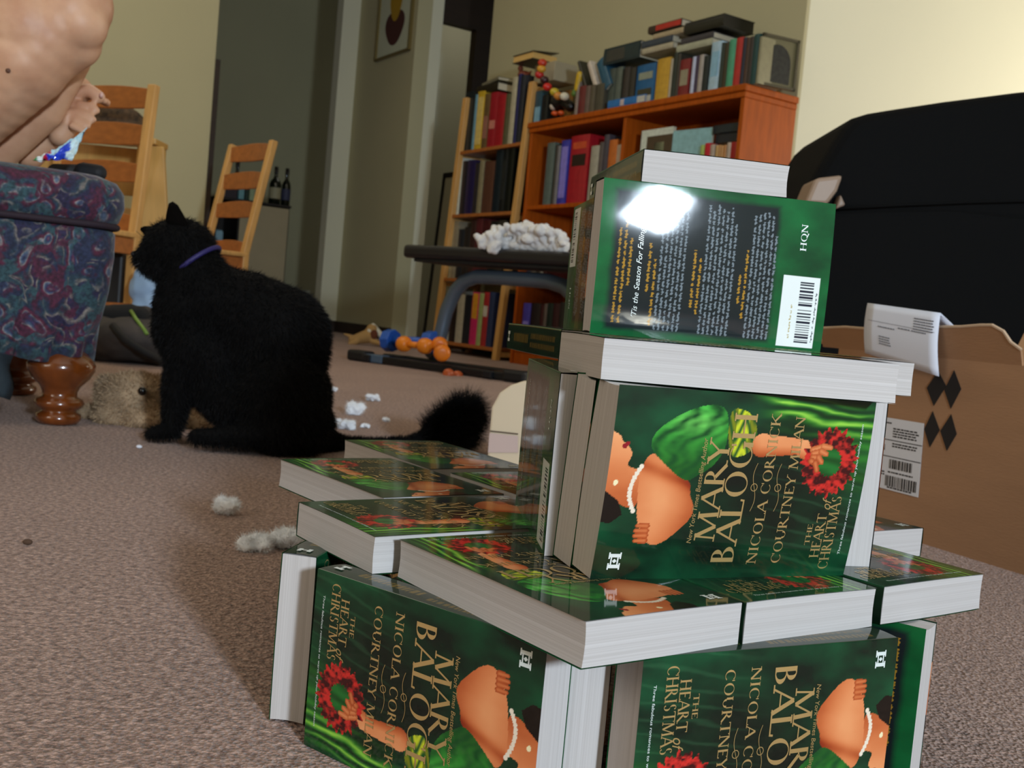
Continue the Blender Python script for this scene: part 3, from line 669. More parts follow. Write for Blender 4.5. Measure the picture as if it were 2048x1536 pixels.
    put(inpoly(u, v, sl), C('#0e4a1c') * (1 - st[..., None]) + (C('#3fae3c') * np.clip((u - 0.5) * 2.4, 0.25, 1)[..., None] + C('#9cd870') * (np.exp(-(((u - 0.84) / 0.05) ** 2 + ((v - 0.29) / 0.08) ** 2)) * 0.35)[..., None]) * st[..., None])
    cf = smoothpoly([(0.93, 0.42), (0.90, 0.49), (0.82, 0.52), (0.73, 0.52), (0.68, 0.49), (0.66, 0.43), (0.76, 0.41), (0.87, 0.405)])
    zg = np.sin(u * 60 + np.sin(v * 90) * 3) * 0.5 + 0.5
    put(inpoly(u, v, cf), C('#11501f') * (1 - zg[..., None]) + C('#c6cc28') * (zg[..., None] * (0.35 + 0.65 * (np.abs(v - 0.46) < 0.025)[..., None])))
    # forearm and hand
    d, t = capsule(u, v, (0.735, 0.545), (0.735, 0.70), 0.062, 0.042); put(d < 1, skin(0.46 + (u - 0.70) * 5 - d * 0.22))
    d, t = capsule(u, v, (0.725, 0.715), (0.695, 0.755), 0.05, 0.046); put(d < 1, skin(0.5 + (u - 0.68) * 5 - d * 0.2))
    # wreath
    cu, cv = 0.655, 0.835
    ang = np.arctan2((v - cv) * 1.6, u - cu); rad = np.hypot(u - cu, (v - cv) * 1.6)
    jag = 0.012 * np.sin(ang * 19) + 0.010 * np.sin(ang * 31 + 1)
    ring = (rad > 0.078 + jag * 0.4) & (rad < 0.182 + jag)
    put(rad < 0.08, C('#175a20') * (0.6 + 0.8 * fold[..., None]))
    nn = fbm((u * 6) % 1, (v * 6) % 1, 11, 5); spk = np.clip((nn - 0.36) * 4, 0, 1)[..., None]
    put(ring, C('#3a0a0a') * (1 - spk) + C('#cc2a22') * spk)
    for k, (p0, p1) in enumerate([((0.72, 0.755), (0.735, 0.83)), ((0.70, 0.76), (0.70, 0.815)), ((0.68, 0.76), (0.655, 0.80)), ((0.66, 0.755), (0.61, 0.785))]):
        pm = ((p0[0] + p1[0]) / 2 + 0.014, (p0[1] + p1[1]) / 2 + 0.004)
        for a, b in ((p0, pm), (pm, p1)):
            d, t = capsule(u, v, a, b, 0.019, 0.015); put(d < 1, skin(0.62 - d * 0.38 - 0.05 * k))
    return np.clip(col, 0, 1)
def back_art(u, v):
    col = np.empty(u.shape + (3,)); n1 = fbm(u, v, 9, 5)[..., None]
    col[:] = C('#052c18') * (1 - n1) + C('#0f6e36') * n1
    e = np.maximum(np.abs((u - 0.49) / 0.455), np.abs((v - 0.405) / 0.355)) + (n1[..., 0] - 0.5) * 0.06
    k = np.clip((1.02 - e) * 14, 0, 1)[..., None]
    col = col * (1 - k) + C('#141d1f') * k
    rng = np.random.default_rng(4)
    def lines(v0, n, dv, u0, u1, c, th, ragged=0.06):
        for i in range(n):
            vv = v0 + i * dv; ue = u1 - rng.random() * ragged * (3 if i == n - 1 else 1); us = u0
            x = us
            while x < ue:
                w = rng.uniform(0.02, 0.075)
                m = (u >= x) & (u < min(x + w, ue)) & (np.abs(v - vv + 0.0015 * np.sin(u * 190 + i * 3)) < th * (0.7 + 0.3 * np.sin(u * 310 + i)))
                col[m] = c; x += w + 0.012
    gold, grey = C('#a87c26'), C('#727c82')
    lines(0.086, 1, 0.021, 0.08, 0.86, gold, 0.0062); lines(0.110, 1, 0.021, 0.08, 0.90, gold, 0.0062); lines(0.134, 1, 0.021, 0.33, 0.66, gold, 0.0062)
    lines(0.215, 1, 0.02, 0.30, 0.66, gold, 0.0065); lines(0.24, 1, 0.02, 0.08, 0.68, gold, 0.006)
    lines(0.262, 6, 0.0195, 0.06, 0.90, grey, 0.0055)
    lines(0.405, 1, 0.02, 0.22, 0.66, gold, 0.0065); lines(0.43, 1, 0.02, 0.18, 0.72, gold, 0.006)
    lines(0.452, 7, 0.0195, 0.06, 0.92, grey, 0.0055)
    lines(0.605, 1, 0.02, 0.28, 0.60, gold, 0.0065); lines(0.628, 1, 0.02, 0.18, 0.70, gold, 0.006)
    lines(0.65, 6, 0.0195, 0.06, 0.92, grey, 0.0055)
    wm = (u > 0.03) & (u < 0.50) & (v > 0.795) & (v < 0.962); col[wm] = C('#e4e8e4')
    x = 0.06
    while x < 0.455:
        w = rng.choice([0.006, 0.009, 0.014]);
        if not (0.27 < x < 0.30):
            m = (u > x) & (u < x + w) & (v > 0.872) & (v < 0.935); col[m] = C('#1a1e30')
        x += w + rng.choice([0.006, 0.01])
    lines(0.845, 1, 0.01, 0.08, 0.42, C('#b8a878'), 0.0035); lines(0.95, 1, 0.01, 0.07, 0.44, C('#50545c'), 0.003)
    return np.clip(col, 0, 1)
def spine_art(u, v):      # u across, v along
    col = np.empty(u.shape + (3,)); n1 = fbm(v, u, 21, 4)[..., None]
    col[:] = C('#0a1c12') * (1 - n1) + C('#1c3a24') * n1
    rng = np.random.default_rng(8)
    for (a, b, uu, th, c) in ((0.08, 0.50, 0.36, 0.10, '#6e5a26'), (0.08, 0.50, 0.66, 0.09, '#6e5a26'), (0.56, 0.84, 0.5, 0.16, '#7a6428')):
        x = a
        while x < b:
            w = rng.uniform(0.015, 0.03); m = (v > x) & (v < x + w * 0.7) & (np.abs(u - uu) < th); col[m] = C(c) * 0.8; x += w
    return col
# --- hand made serif capitals, drawn as strokes: ('l', x0,y0,x1,y1,width) and ('a', cx,cy,rx,ry,deg0,deg1)
TN, TK = 0.062, 0.135
GL = {
 'A': (0.80, [('l', .04, 0, .40, 1, TN), ('l', .40, 1, .74, 0, TK), ('l', .17, .36, .58, .36, TN), ('s', .04, 0), ('s', .74, 0)]),
 'B': (0.64, [('l', .14, 0, .14, 1, TK), ('a', .22, .76, .24, .24, -90, 90), ('a', .22, .27, .33, .27, -90, 90), ('l', .10, 1, .24, 1, TN), ('l', .1, .52, .26, .52, TN), ('l', .10, 0, .24, 0, TN)]),
 'C': (0.80, [('a', .42, .5, .37, .5, 45, 315), ('l', .72, .98, .72, .72, TN)]),
 'E': (0.60, [('l', .14, 0, .14, 1, TK), ('l', .06, 1, .52, 1, TN), ('l', .14, .52, .42, .52, TN), ('l', .06, 0, .55, 0, TN), ('l', .52, 1, .52, .86, TN), ('l', .55, 0, .56, .16, TN)]),
 'G': (0.86, [('a', .44, .5, .39, .5, 50, 330), ('l', .74, .02, .74, .42, TK), ('l', .62, .42, .84, .42, TN), ('l', .72, .98, .72, .76, TN)]),
 'H': (0.84, [('l', .14, 0, .14, 1, TK), ('l', .68, 0, .68, 1, TK), ('l', .14, .52, .68, .52, TN), ('s', .14, 0), ('s', .14, 1), ('s', .68, 0), ('s', .68, 1)]),
 'I': (0.34, [('l', .17, 0, .17, 1, TK), ('s', .17, 0), ('s', .17, 1)]),
 'K': (0.80, [('l', .14, 0, .14, 1, TK), ('l', .18, .42, .64, 1, TN), ('l', .32, .58, .76, 0, TK), ('s', .14, 0), ('s', .14, 1), ('s', .66, 1), ('s', .74, 0)]),
 'L': (0.60, [('l', .14, 0, .14, 1, TK), ('l', .06, 0, .54, 0, TN), ('l', .54, 0, .56, .18, TN), ('s', .14, 1)]),
 'M': (1.02, [('l', .10, 0, .16, 1, TN), ('l', .16, 1, .50, .05, TK), ('l', .50, .05, .84, 1, TN), ('l', .84, 1, .90, 0, TK), ('s', .10, 0), ('s', .90, 0), ('s', .14, 1), ('s', .86, 1)]),
 'N': (0.86, [('l', .13, 0, .13, 1, TN), ('l', .13, 1, .70, 0, TK), ('l', .70, 0, .70, 1, TN), ('s', .13, 0), ('s', .11, 1), ('s', .70, 1)]),
 'O': (0.88, [('a', .44, .5, .38, .5, 0, 360)]),
 'Q': (0.88, [('a', .44, .5, .38, .5, 0, 360), ('l', .44, .08, .86, -.22, TK)]),
 'R': (0.76, [('l', .14, 0, .14, 1, TK), ('a', .22, .75, .27, .25, -90, 90), ('l', .10, 1, .24, 1, TN), ('l', .1, .5, .26, .5, TN), ('l', .30, .50, .72, 0, TK), ('s', .14, 0), ('s', .74, 0)]),
 'S': (0.58, [('a', .29, .75, .20, .25, 30, 260), ('a', .29, .25, .23, .25, -150, 90)]),
 'T': (0.76, [('l', .38, 0, .38, 1, TK), ('l', .04, 1, .72, 1, TN), ('l', .04, 1, .03, .84, TN), ('l', .72, 1, .73, .84, TN), ('s', .38, 0)]),
 'U': (0.84, [('l', .14, .36, .14, 1, TK), ('a', .42, .36, .28, .36, 180, 360), ('l', .70, .36, .70, 1, TN), ('s', .14, 1), ('s', .70, 1)]),
 'Y': (0.78, [('l', .38, 0, .38, .48, TK), ('l', .38, .46, .08, 1, TK), ('l', .38, .46, .70, 1, TN), ('s', .38, 0), ('s', .08, 1), ('s', .70, 1)]),
 ' ': (0.40, []),
}
def strokes(word):
    """quads (in letter space, cap height 1) of a word and its width"""
    x = 0; Q = []
    for ch in word:
        w, st = GL[ch]
        for s in st:
            if s[0] == 'l':
                _, x0, y0, x1, y1, th = s; dx, dy = x1 - x0, y1 - y0; l = math.hypot(dx, dy); nx, ny = -dy / l * th / 2, dx / l * th / 2
                if abs(dy) < 0.02: y0 = y1 = min(max(y0, th / 2), 1 - th / 2) if th < .1 else y0
                Q.append([(x + x0 + nx, y0 + ny), (x + x0 - nx, y0 - ny), (x + x1 - nx, y1 - ny), (x + x1 + nx, y1 + ny)])
            elif s[0] == 's':
                yy = TN / 2 if s[2] == 0 else 1 - TN / 2
                Q.append([(x + s[1] - .12, yy - TN / 2), (x + s[1] + .12, yy - TN / 2), (x + s[1] + .12, yy + TN / 2), (x + s[1] - .12, yy + TN / 2)])
            else:
                _, cx, cy, rx, ry, d0, d1 = s; n = max(6, int(abs(d1 - d0) / 15)); pr = None
                for k in range(n + 1):
                    t = math.radians(d0 + (d1 - d0) * k / n); th = TN + (TK - TN) * abs(math.cos(t)) ** 1.5
                    o = (x + cx + rx * math.cos(t), cy + ry * math.sin(t)); i = (x + cx + (rx - th) * math.cos(t), cy + (ry - th * 0.6) * math.sin(t))
                    if pr: Q.append([pr[0], pr[1], i, o])
                    pr = (o, i)
        x += w
    return Q, x
def font_polys(text, italic=0.0):
    """faces of a line of text in the built-in font, cap height about 1"""
    cu = bpy.data.curves.new('line', 'FONT'); cu.body = text; cu.resolution_u = 3
    o = bpy.data.objects.new('tmp', cu); COL.objects.link(o); dg = bpy.context.evaluated_depsgraph_get(); dg.update()
    me = o.evaluated_get(dg).to_mesh(); sc = 1 / 0.72
    Q = [[((me.vertices[i].co.x + italic * me.vertices[i].co.y) * sc, me.vertices[i].co.y * sc) for i in p.vertices] for p in me.polygons]
    w = max(q[0] for p in Q for q in p); o.evaluated_get(dg).to_mesh_clear(); bpy.data.objects.remove(o); return Q, w
def add_text(bm, mapf, kind, text, u0, u1, vtop, vbot, n=(0, 0, 1), italic=0.0):
    """fills the box u0..u1 across, baseline at vbot, cap line at vtop"""
    Q, w = strokes(text) if kind == 'cap' else font_polys(text, italic)
    for q in Q:
        vs = [bm.verts.new(mapf(u0 + (u1 - u0) * a / w, vbot - (vbot - vtop) * b)) for a, b in q]
        try: bm.faces.new(vs)
        except ValueError: pass
def fcurve_(y, z0): return z0
def make_book_meshes(tagname, bulge):
    """cover with printed art, page block, gold and white lettering; local x head to tail, y spine to fore-edge, z back to front; origin at the centre"""
    b1, b2 = bulge * 0.9, bulge
    def bz(v, u, side):       # outward swelling of a cover
        return (b1 * (1 - (2 * v - 1) ** 2) + b2 * (1 - (2 * u - 1) ** 2)) * (1 if side > 0 else -1)
    nx, ny, ns = 320, 200, 16
    xs = np.linspace(0, 1, nx + 1)
    # around the book: back cover (fore-edge to spine), spine, front cover (spine to fore-edge)
    yb = np.linspace(1, 0, ny + 1); yf = np.linspace(0, 1, ny + 1)
    prof = [(BW * y, 0.0, 'b', y) for y in yb]
    for k in range(1, ns):
        t = k / ns; prof.append((-0.0006 * math.sin(math.pi * t), T * t, 's', t))
    prof += [(BW * y, T, 'f', y) for y in yf]
    prof = np.array([(a, b, {'b': 0, 's': 1, 'f': 2}[c], d) for a, b, c, d in prof])
    V, Pn = np.meshgrid(xs, np.arange(len(prof)), indexing='ij')
    y = prof[Pn, 0]; z = prof[Pn, 1].copy(); kind = prof[Pn, 2]; u = prof[Pn, 3]
    bl = b1 * (1 - (2 * V - 1) ** 2); bul = bl + b2 * (1 - (2 * np.clip(u, 0, 1) - 1) ** 2)
    z = np.where(kind == 0, z - bul, np.where(kind == 2, z + bul, T / 2 + (z - T / 2) * (1 + 2 * bl / T)))
    x = V * L
    co = np.stack([x - L / 2, y - BW / 2, z - T / 2], -1).reshape(-1, 3)
    art = np.zeros(V.shape + (3,))
    fa = front_art(u, V); ba = back_art(1 - u, V); sa = spine_art(u, V)
    art = np.where((kind == 0)[..., None], ba, np.where((kind == 2)[..., None], fa, sa))
    me = bpy.data.meshes.new('cover_' + tagname); n0, n1 = V.shape
    idx = np.arange(n0 * n1).reshape(n0, n1)
    quads = np.stack([idx[:-1, :-1], idx[:-1, 1:], idx[1:, 1:], idx[1:, :-1]], -1).reshape(-1, 4)
    me.vertices.add(len(co)); me.vertices.foreach_set('co', co.ravel())
    me.loops.add(quads.size); me.loops.foreach_set('vertex_index', quads.ravel().astype(np.int32))
    me.polygons.add(len(quads)); me.polygons.foreach_set('loop_start', np.arange(0, quads.size, 4, dtype=np.int32))
    try: me.polygons.foreach_set('loop_total', np.full(len(quads), 4, dtype=np.int32))
    except Exception: pass
    me.update(calc_edges=True)
    at = me.color_attributes.new('art', 'FLOAT_COLOR', 'POINT')
    at.data.foreach_set('color', np.concatenate([art.reshape(-1, 3), np.ones((len(co), 1))], 1).ravel())
    sm = np.ones(len(quads), bool); me.polygons.foreach_set('use_smooth', sm)
    me.materials.append(M['gloss_cover'])
    # page block
    bm = bmesh.new(); P = []
    for i in range(13):
        row = []
        v = i / 12
        for (a, b, s) in [(0.0006, 0.0005, 0)] + [(BW * j / 8 - (0.0008 if j == 8 else 0), 0.0005, -1) for j in range(1, 9)] + [(BW - 0.0008 - 0.0008 * math.sin(math.pi * k / 4), T * (0.02 + 0.96 * k / 4), 0) for k in range(1, 4)] + [(BW * j / 8 - (0.0008 if j == 8 else 0), T - 0.0005, 1) for j in range(8, 0, -1)] + [(0.0006, T - 0.0005, 0)]:
            zz = b + bz(v, a / BW, s) if s else T / 2 + (b - T / 2) * (1 + 2 * bz(v, 0, 1) / T)
            row.append(Vector((0.0003 + v * (L - 0.0006) - L / 2, a - BW / 2, zz - T / 2)))
        P.append(row)
    vs = [[bm.verts.new(p) for p in r] for r in P]; k = len(vs[0])
    for a, b in zip(vs, vs[1:]):
        for j in range(k): bm.faces.new((a[j], a[(j + 1) % k], b[(j + 1) % k], b[j]))
    bm.faces.new(vs[0][::-1]); bm.faces.new(vs[-1]); bmesh.ops.recalc_face_normals(bm, faces=bm.faces)
    pg = bpy.data.meshes.new('pages_' + tagname); bm.to_mesh(pg); bm.free(); pg.materials.append(M['pages'])
    # lettering on the front
    def mf(off): return lambda uu, vv: Vector((vv * L - L / 2, uu * BW - BW / 2, T / 2 + bz(vv, uu, 1) + off))
    def finish(bm, nm, m, thick, dirz):
        r = bmesh.ops.extrude_face_region(bm, geom=list(bm.faces)) if False else None
        for f in bm.faces:
            f.normal_update()
            if f.normal.z * dirz < 0: f.normal_flip()
        mm = bpy.data.meshes.new(nm); bm.to_mesh(mm); bm.free(); mm.materials.append(m); return mm
    bm = bmesh.new(); g = mf(0.00025)
    add_text(bm, g, 'font', 'New York Times Bestselling Author', 0.20, 0.76, 0.318, 0.336, italic=0.15)
    add_text(bm, g, 'cap', 'MARY', 0.215, 0.76, 0.345, 0.422)
    add_text(bm, g, 'cap', 'BALOGH', 0.085, 0.905, 0.425, 0.512)
    add_text(bm, g, 'cap', 'NICOLA CORNICK', 0.085, 0.905, 0.567, 0.605)
    add_text(bm, g, 'cap', 'COURTNEY MILAN', 0.085, 0.90, 0.665, 0.703)
    add_text(bm, g, 'cap', 'THE', 0.19, 0.31, 0.792, 0.813)
    add_text(bm, g, 'cap', 'HEART', 0.115, 0.37, 0.825, 0.865)
    add_text(bm, g, 'font', 'of', 0.385, 0.46, 0.83, 0.872, italic=0.4)
    add_text(bm, g, 'cap', 'CHRISTMAS', 0.045, 0.47, 0.872, 0.915)
    # flourishes between the author lines
    for vc in (0.54, 0.635):
        pts = [(0.38 + 0.26 * t, vc + 0.010 * math.sin(t * 2 * math.pi)) for t in np.linspace(0, 1, 25)]
        for a, b in zip(pts, pts[1:]):
            w = 0.0010; bm.faces.new([bm.verts.new(g(a[0], a[1] - w)), bm.verts.new(g(b[0], b[1] - w)), bm.verts.new(g(b[0], b[1] + w)), bm.verts.new(g(a[0], a[1] + w))])
        for k in range(12):
            t0, t1 = 2 * math.pi * k / 12, 2 * math.pi * (k + 1) / 12
            f = lambda t, r: g(0.51 + r * math.cos(t), vc + r * 0.62 * math.sin(t)); bm.faces.new([bm.verts.new(f(t0, 0.022)), bm.verts.new(f(t1, 0.022)), bm.verts.new(f(t1, 0.018)), bm.verts.new(f(t0, 0.018))])
    gold = finish(bm, 'gold_lettering', M['gold'], 0, 1)
    bm = bmesh.new(); g = mf(0.0002)
    add_text(bm, g, 'font', 'Three fabulous romances to warm up your holiday season', 0.13, 0.87, 0.947, 0.957, italic=0.1)
    # white H mark with a diamond in its bar
    def q(a, b, c_, d): bm.faces.new([bm.verts.new(g(*p)) for p in (a, b, c_, d)])
    hu, hv = 0.065, 0.050; wu, hh = 0.058, 0.044
    for uu in (hu, hu + wu): q((uu, hv), (uu + 0.019, hv), (uu + 0.019, hv + hh), (uu, hv + hh))
    for vv in (hv, hv + hh - 0.005):
        for uu in (hu, hu + wu): q((uu - 0.008, vv), (uu + 0.027, vv), (uu + 0.027, vv + 0.005), (uu - 0.008, vv + 0.005))
    cu_, cv_ = hu + wu / 2 + 0.0095, hv + hh / 2
    q((hu + 0.019, cv_ - 0.014), (hu + wu, cv_ - 0.014), (hu + wu, cv_ - 0.009), (hu + 0.019, cv_ - 0.009)); q((hu + 0.019, cv_ + 0.009), (hu + wu, cv_ + 0.009), (hu + wu, cv_ + 0.014), (hu + 0.019, cv_ + 0.014))
    q((cu_, cv_ - 0.008), (cu_ + 0.012, cv_), (cu_, cv_ + 0.008), (cu_ - 0.012, cv_))
    white = finish(bm, 'white_lettering', M['white_ink'], 0, 1)
    # back cover lettering (u runs left to right when looking at the back, spine on the right)
    bm = bmesh.new(); gb = lambda uu, vv: Vector((vv * L - L / 2, (1 - uu) * BW - BW / 2, -T / 2 + bz(vv, 1 - uu, -1) - 0.0002))
    add_text(bm, gb, 'font', "'Tis the Season For Falling in Love", 0.12, 0.88, 0.160, 0.183, italic=0.3)
    back = finish(bm, 'back_lettering', M['white_ink'], 0, -1)
    bm = bmesh.new(); add_text(bm, gb, 'cap', 'HQN', 0.665, 0.845, 0.855, 0.882)
    pub = finish(bm, 'publisher_mark', M['white_ink'], 0, -1)
    bm = bmesh.new(); gs = lambda uu, vv: Vector((vv * L - L / 2, -BW / 2 - 0.0008 - 0.0004 * math.sin(math.pi * uu), (uu - 0.5) * T))
    def sq(a, b, c_, d): bm.faces.new([bm.verts.new(gs(*p)) for p in (a, b, c_, d)])
    for (a0, a1, b0, b1) in ((0.30, 0.42, 0.925, 0.965), (0.58, 0.70, 0.925, 0.965), (0.42, 0.58, 0.940, 0.950)): sq((a0, b0), (a1, b0), (a1, b1), (a0, b1))
    mm = bpy.data.meshes.new('spine_mark'); bm.to_mesh(mm); bm.free(); mm.materials.append(M['white_ink'])
    return dict(cover=me, page_block=pg, gold_lettering=gold, white_lettering=white, back_lettering=back, publisher_mark=pub, spine_mark=mm)
M['gloss_cover'] = vcmat('glossy_printed_cover', rough=0.6, coat=0.9, coatr=0.065, spec=0.08, bump=0.06, bscale=45)
M['gold'] = mat('gold_foil', '#e8c684', 0.30, metal=0.75, var=0.1)
M['white_ink'] = mat('white_ink', '#d6dcd6', 0.35)
def pages_mat():
    m = bpy.data.materials.new('paperback_page_edges'); m.use_nodes = True; nt = m.node_tree; b = nt.nodes['Principled BSDF']
    tc = nt.nodes.new('ShaderNodeTexCoord'); mp = nt.nodes.new('ShaderNodeMapping'); mp.inputs['Scale'].default_value = (3, 3, 1100)
    nz = nt.nodes.new('ShaderNodeTexNoise'); nz.inputs['Scale'].default_value = 1.0; nz.inputs['Detail'].default_value = 4
    r = nt.nodes.new('ShaderNodeValToRGB'); r.color_ramp.elements[0].position = 0.3; r.color_ramp.elements[1].position = 0.7
    r.color_ramp.elements[0].color = lin('#b2aba6'); r.color_ramp.elements[1].color = lin('#c2bcb8')
    nt.links.new(tc.outputs['Object'], mp.inputs[0]); nt.links.new(mp.outputs[0], nz.inputs['Vector']); nt.links.new(nz.outputs['Fac'], r.inputs['Fac']); nt.links.new(r.outputs[0], b.inputs['Base Color'])
    bp = nt.nodes.new('ShaderNodeBump'); bp.inputs['Strength'].default_value = 0.12; bp.inputs['Distance'].default_value = 0.0003
    nt.links.new(nz.outputs['Fac'], bp.inputs['Height']); nt.links.new(bp.outputs[0], b.inputs['Normal']); b.inputs['Roughness'].default_value = 0.85
    b.inputs['Specular IOR Level'].default_value = 0.2
    return m
M['pages'] = pages_mat()
MESH_FLAT = make_book_meshes('flat', 0.0004)
MESH_BULGE = make_book_meshes('swollen', 0.0020)
def place_book(centre, X, Z, meshes, label, group=None):
    X = Vector(X).normalized(); Z = Vector(Z).normalized(); Y = Z.cross(X)
    mw = Matrix.Identity(4)
    for i in range(3): mw[i][0] = X[i]; mw[i][1] = Y[i]; mw[i][2] = Z[i]; mw[i][3] = centre[i]
    r = empty('paperback_book', mw=mw, label=label, cat='book', group=group or 'green romance paperbacks of the tower')
    c = link('cover', meshes['cover'], None, r); link('page_block', meshes['page_block'], None, r)
    for k in ('gold_lettering', 'white_lettering', 'back_lettering', 'publisher_mark', 'spine_mark'): link(k, meshes[k], None, c)
    return r
Z1, Z2, Z3, Z4, Z5, Z6 = 0.0, BW, BW + T, 2 * BW + T, 2 * BW + 2 * T, 3 * BW + 2 * T
EPS = 0.0006
def lying(x, y, yaw, z, flip, head_near, label, meshes=None, up=1):
    a = Vector((math.cos(yaw), math.sin(yaw), 0)); b = Vector((-a.y, a.x, 0)) * flip
    c = Vector((x, y, z + T / 2 + EPS)) + a * L / 2 + b * BW / 2
    return place_book(c, a if head_near else -a, UP * up, meshes or MESH_FLAT, label)
def standing(x, y, yaw, z, face_front, head_left, label, meshes=None, lean=0.0, flip=1):
    """x,y = near-left bottom corner of the visible cover; thickness goes away from the viewer"""
    a = Vector((math.cos(yaw), math.sin(yaw), 0)); b = Vector((-a.y, a.x, 0)) * flip
    u = UP * math.cos(lean) + b * math.sin(lean); b3 = b * math.cos(lean) - UP * math.sin(lean)
    c = Vector((x, y, z + EPS)) + a * L / 2 + b3 * T / 2 + u * BW / 2
    X = a if head_left else -a; Z = -b3 if face_front else b3
    return place_book(c, X, Z, meshes or MESH_FLAT, label)
# bottom layer, standing on their long edges
standing(-0.1027, 0.6168, -0.6717, Z1, True, False, 'green paperback on the carpet at bottom left, front cover outward')
standing(0.0745, 0.5037, 0.4773, Z1, True, False, 'green paperback on the carpet at bottom right, front cover outward')
standing(-0.1305, 0.648, 1.40, Z1, False, False, 'paperback seen edge on behind the left end of the bottom left front cover', flip=-1)
standing(0.0405, 0.532, 1.57, Z1, False, True, 'paperback standing edge on between the two bottom front covers', flip=-1)
standing(0.1125, 0.704, -0.628, Z1, False, False, 'paperback standing behind and right of the bottom right front cover, white page end showing')
standing(-0.035, 0.765, 2.22, Z1, True, True, 'paperback standing on the carpet underneath the leftmost lying book, mostly covered', flip=-1)
standing(-0.03, 0.97, 2.22, Z1, True, True, 'paperback standing on the carpet underneath the farthest lying book, nearest the cat', flip=-1)
standing(0.262, 0.800, 2.2, Z1, True, True, 'paperback standing on the carpet underneath the lying book in front of the carton', flip=-1)
standing(0.055, 0.80, 2.2, Z1, True, True, 'paperback standing on the carpet underneath the middle of the lying layer, covered', flip=-1)
# second layer, lying with front covers up
lying(0.0426, 0.4776, 2.2026, Z2, -1, True, 'lying green paperback with the nearest corner, woman picture towards the viewer')
lying(0.1290, 0.5397, 2.1711, Z2, -1, False, 'lying paperback front centre right, wreath end under the big front cover')
lying(0.2215, 0.6044, 2.2097, Z2, -1, False, 'rightmost lying paperback jutting out over the carpet')
lying(-0.1324, 0.6985, 0.6305, Z2, -1, False, 'lying paperback at left with page corner, just above bottom left cover')
def lying_edge(p0, yaw, z, label, meshes=None):
    """fore-edge line starts at the far-left tail corner p0 and runs along yaw to the head"""
    a = Vector((math.cos(yaw), math.sin(yaw), 0)); s = Vector((-a.y, a.x, 0))
    c = Vector((p0[0], p0[1], z + T / 2 + EPS)) + a * L / 2 + s * BW / 2
    return place_book(c, -a, UP, meshes or MESH_FLAT, label)
lying_edge((-0.184, 0.875), -0.92, Z2, 'leftmost lying paperback with pointed far corner over the carpet')
lying_edge((-0.157, 1.035), -0.977, Z2, 'farthest lying paperback, its corner below the cat')
lying_edge((-0.045, 0.885), -0.96, Z2, 'lying paperback behind the leftmost ones, beside the standing dark cover')
lying(0.242, 0.762, 2.2, Z2, -1, True, 'lying paperback behind the rightmost one, in front of the carton')
# third layer, standing
standing(0.0499, 0.5566, 0.4132, Z3, True, True, 'large upright front cover with gold names at the centre of the tower', MESH_BULGE, lean=-0.11)
standing(0.0265, 0.6000, 1.6674, Z3, False, False, 'upright paperback seen at a steep angle left of the gold named cover, mirror-like back cover', flip=-1)
standing(0.208, 0.6480, 1.85, Z3, False, True, 'upright paperback whose white page end shows right of the gold named cover', flip=-1)
standing(0.060, 0.745, 1.60, Z3, True, True, 'upright paperback under the spine-out lying book, behind the mirror-like back cover', flip=-1)
standing(0.0405, 0.5785, 0.4132, Z3, True, True, 'upright paperback directly behind the gold named cover, shaded page end showing at its left', lean=-0.09)
# fourth layer, lying
lying(0.0457, 0.5594, 0.1786, Z4, 1, False, 'long white page edge lying between the big front cover and the back cover', up=1)
lying(0.094, 0.700, 0.03, Z4, 1, False, 'lying paperback behind the long white page edge, only its right end showing')
_a = Vector((math.cos(1.815), math.sin(1.815), 0)); _b = Vector((_a.y, -_a.x, 0))
place_book(Vector((0.033, 0.80, Z4 + T / 2 + EPS)) + _a * L / 2 + _b * BW / 2, _a, UP * -1, MESH_FLAT, 'lying paperback showing its dark green spine, left of the long page edge')
# fifth layer
standing(0.0493, 0.7316, 0.1759, Z5, False, True, 'upright back cover with barcode at the top of the tower', MESH_BULGE)
standing(0.0615, 0.772, 1.70, Z5, False, True, 'upright glossy paperback behind the left end of the barcode cover', flip=-1)
# sixth layer
lying(0.0746, 0.7374, 1.7153, Z6, -1, True, 'topmost lying paperback of the tower, white page end to the viewer', up=-1)
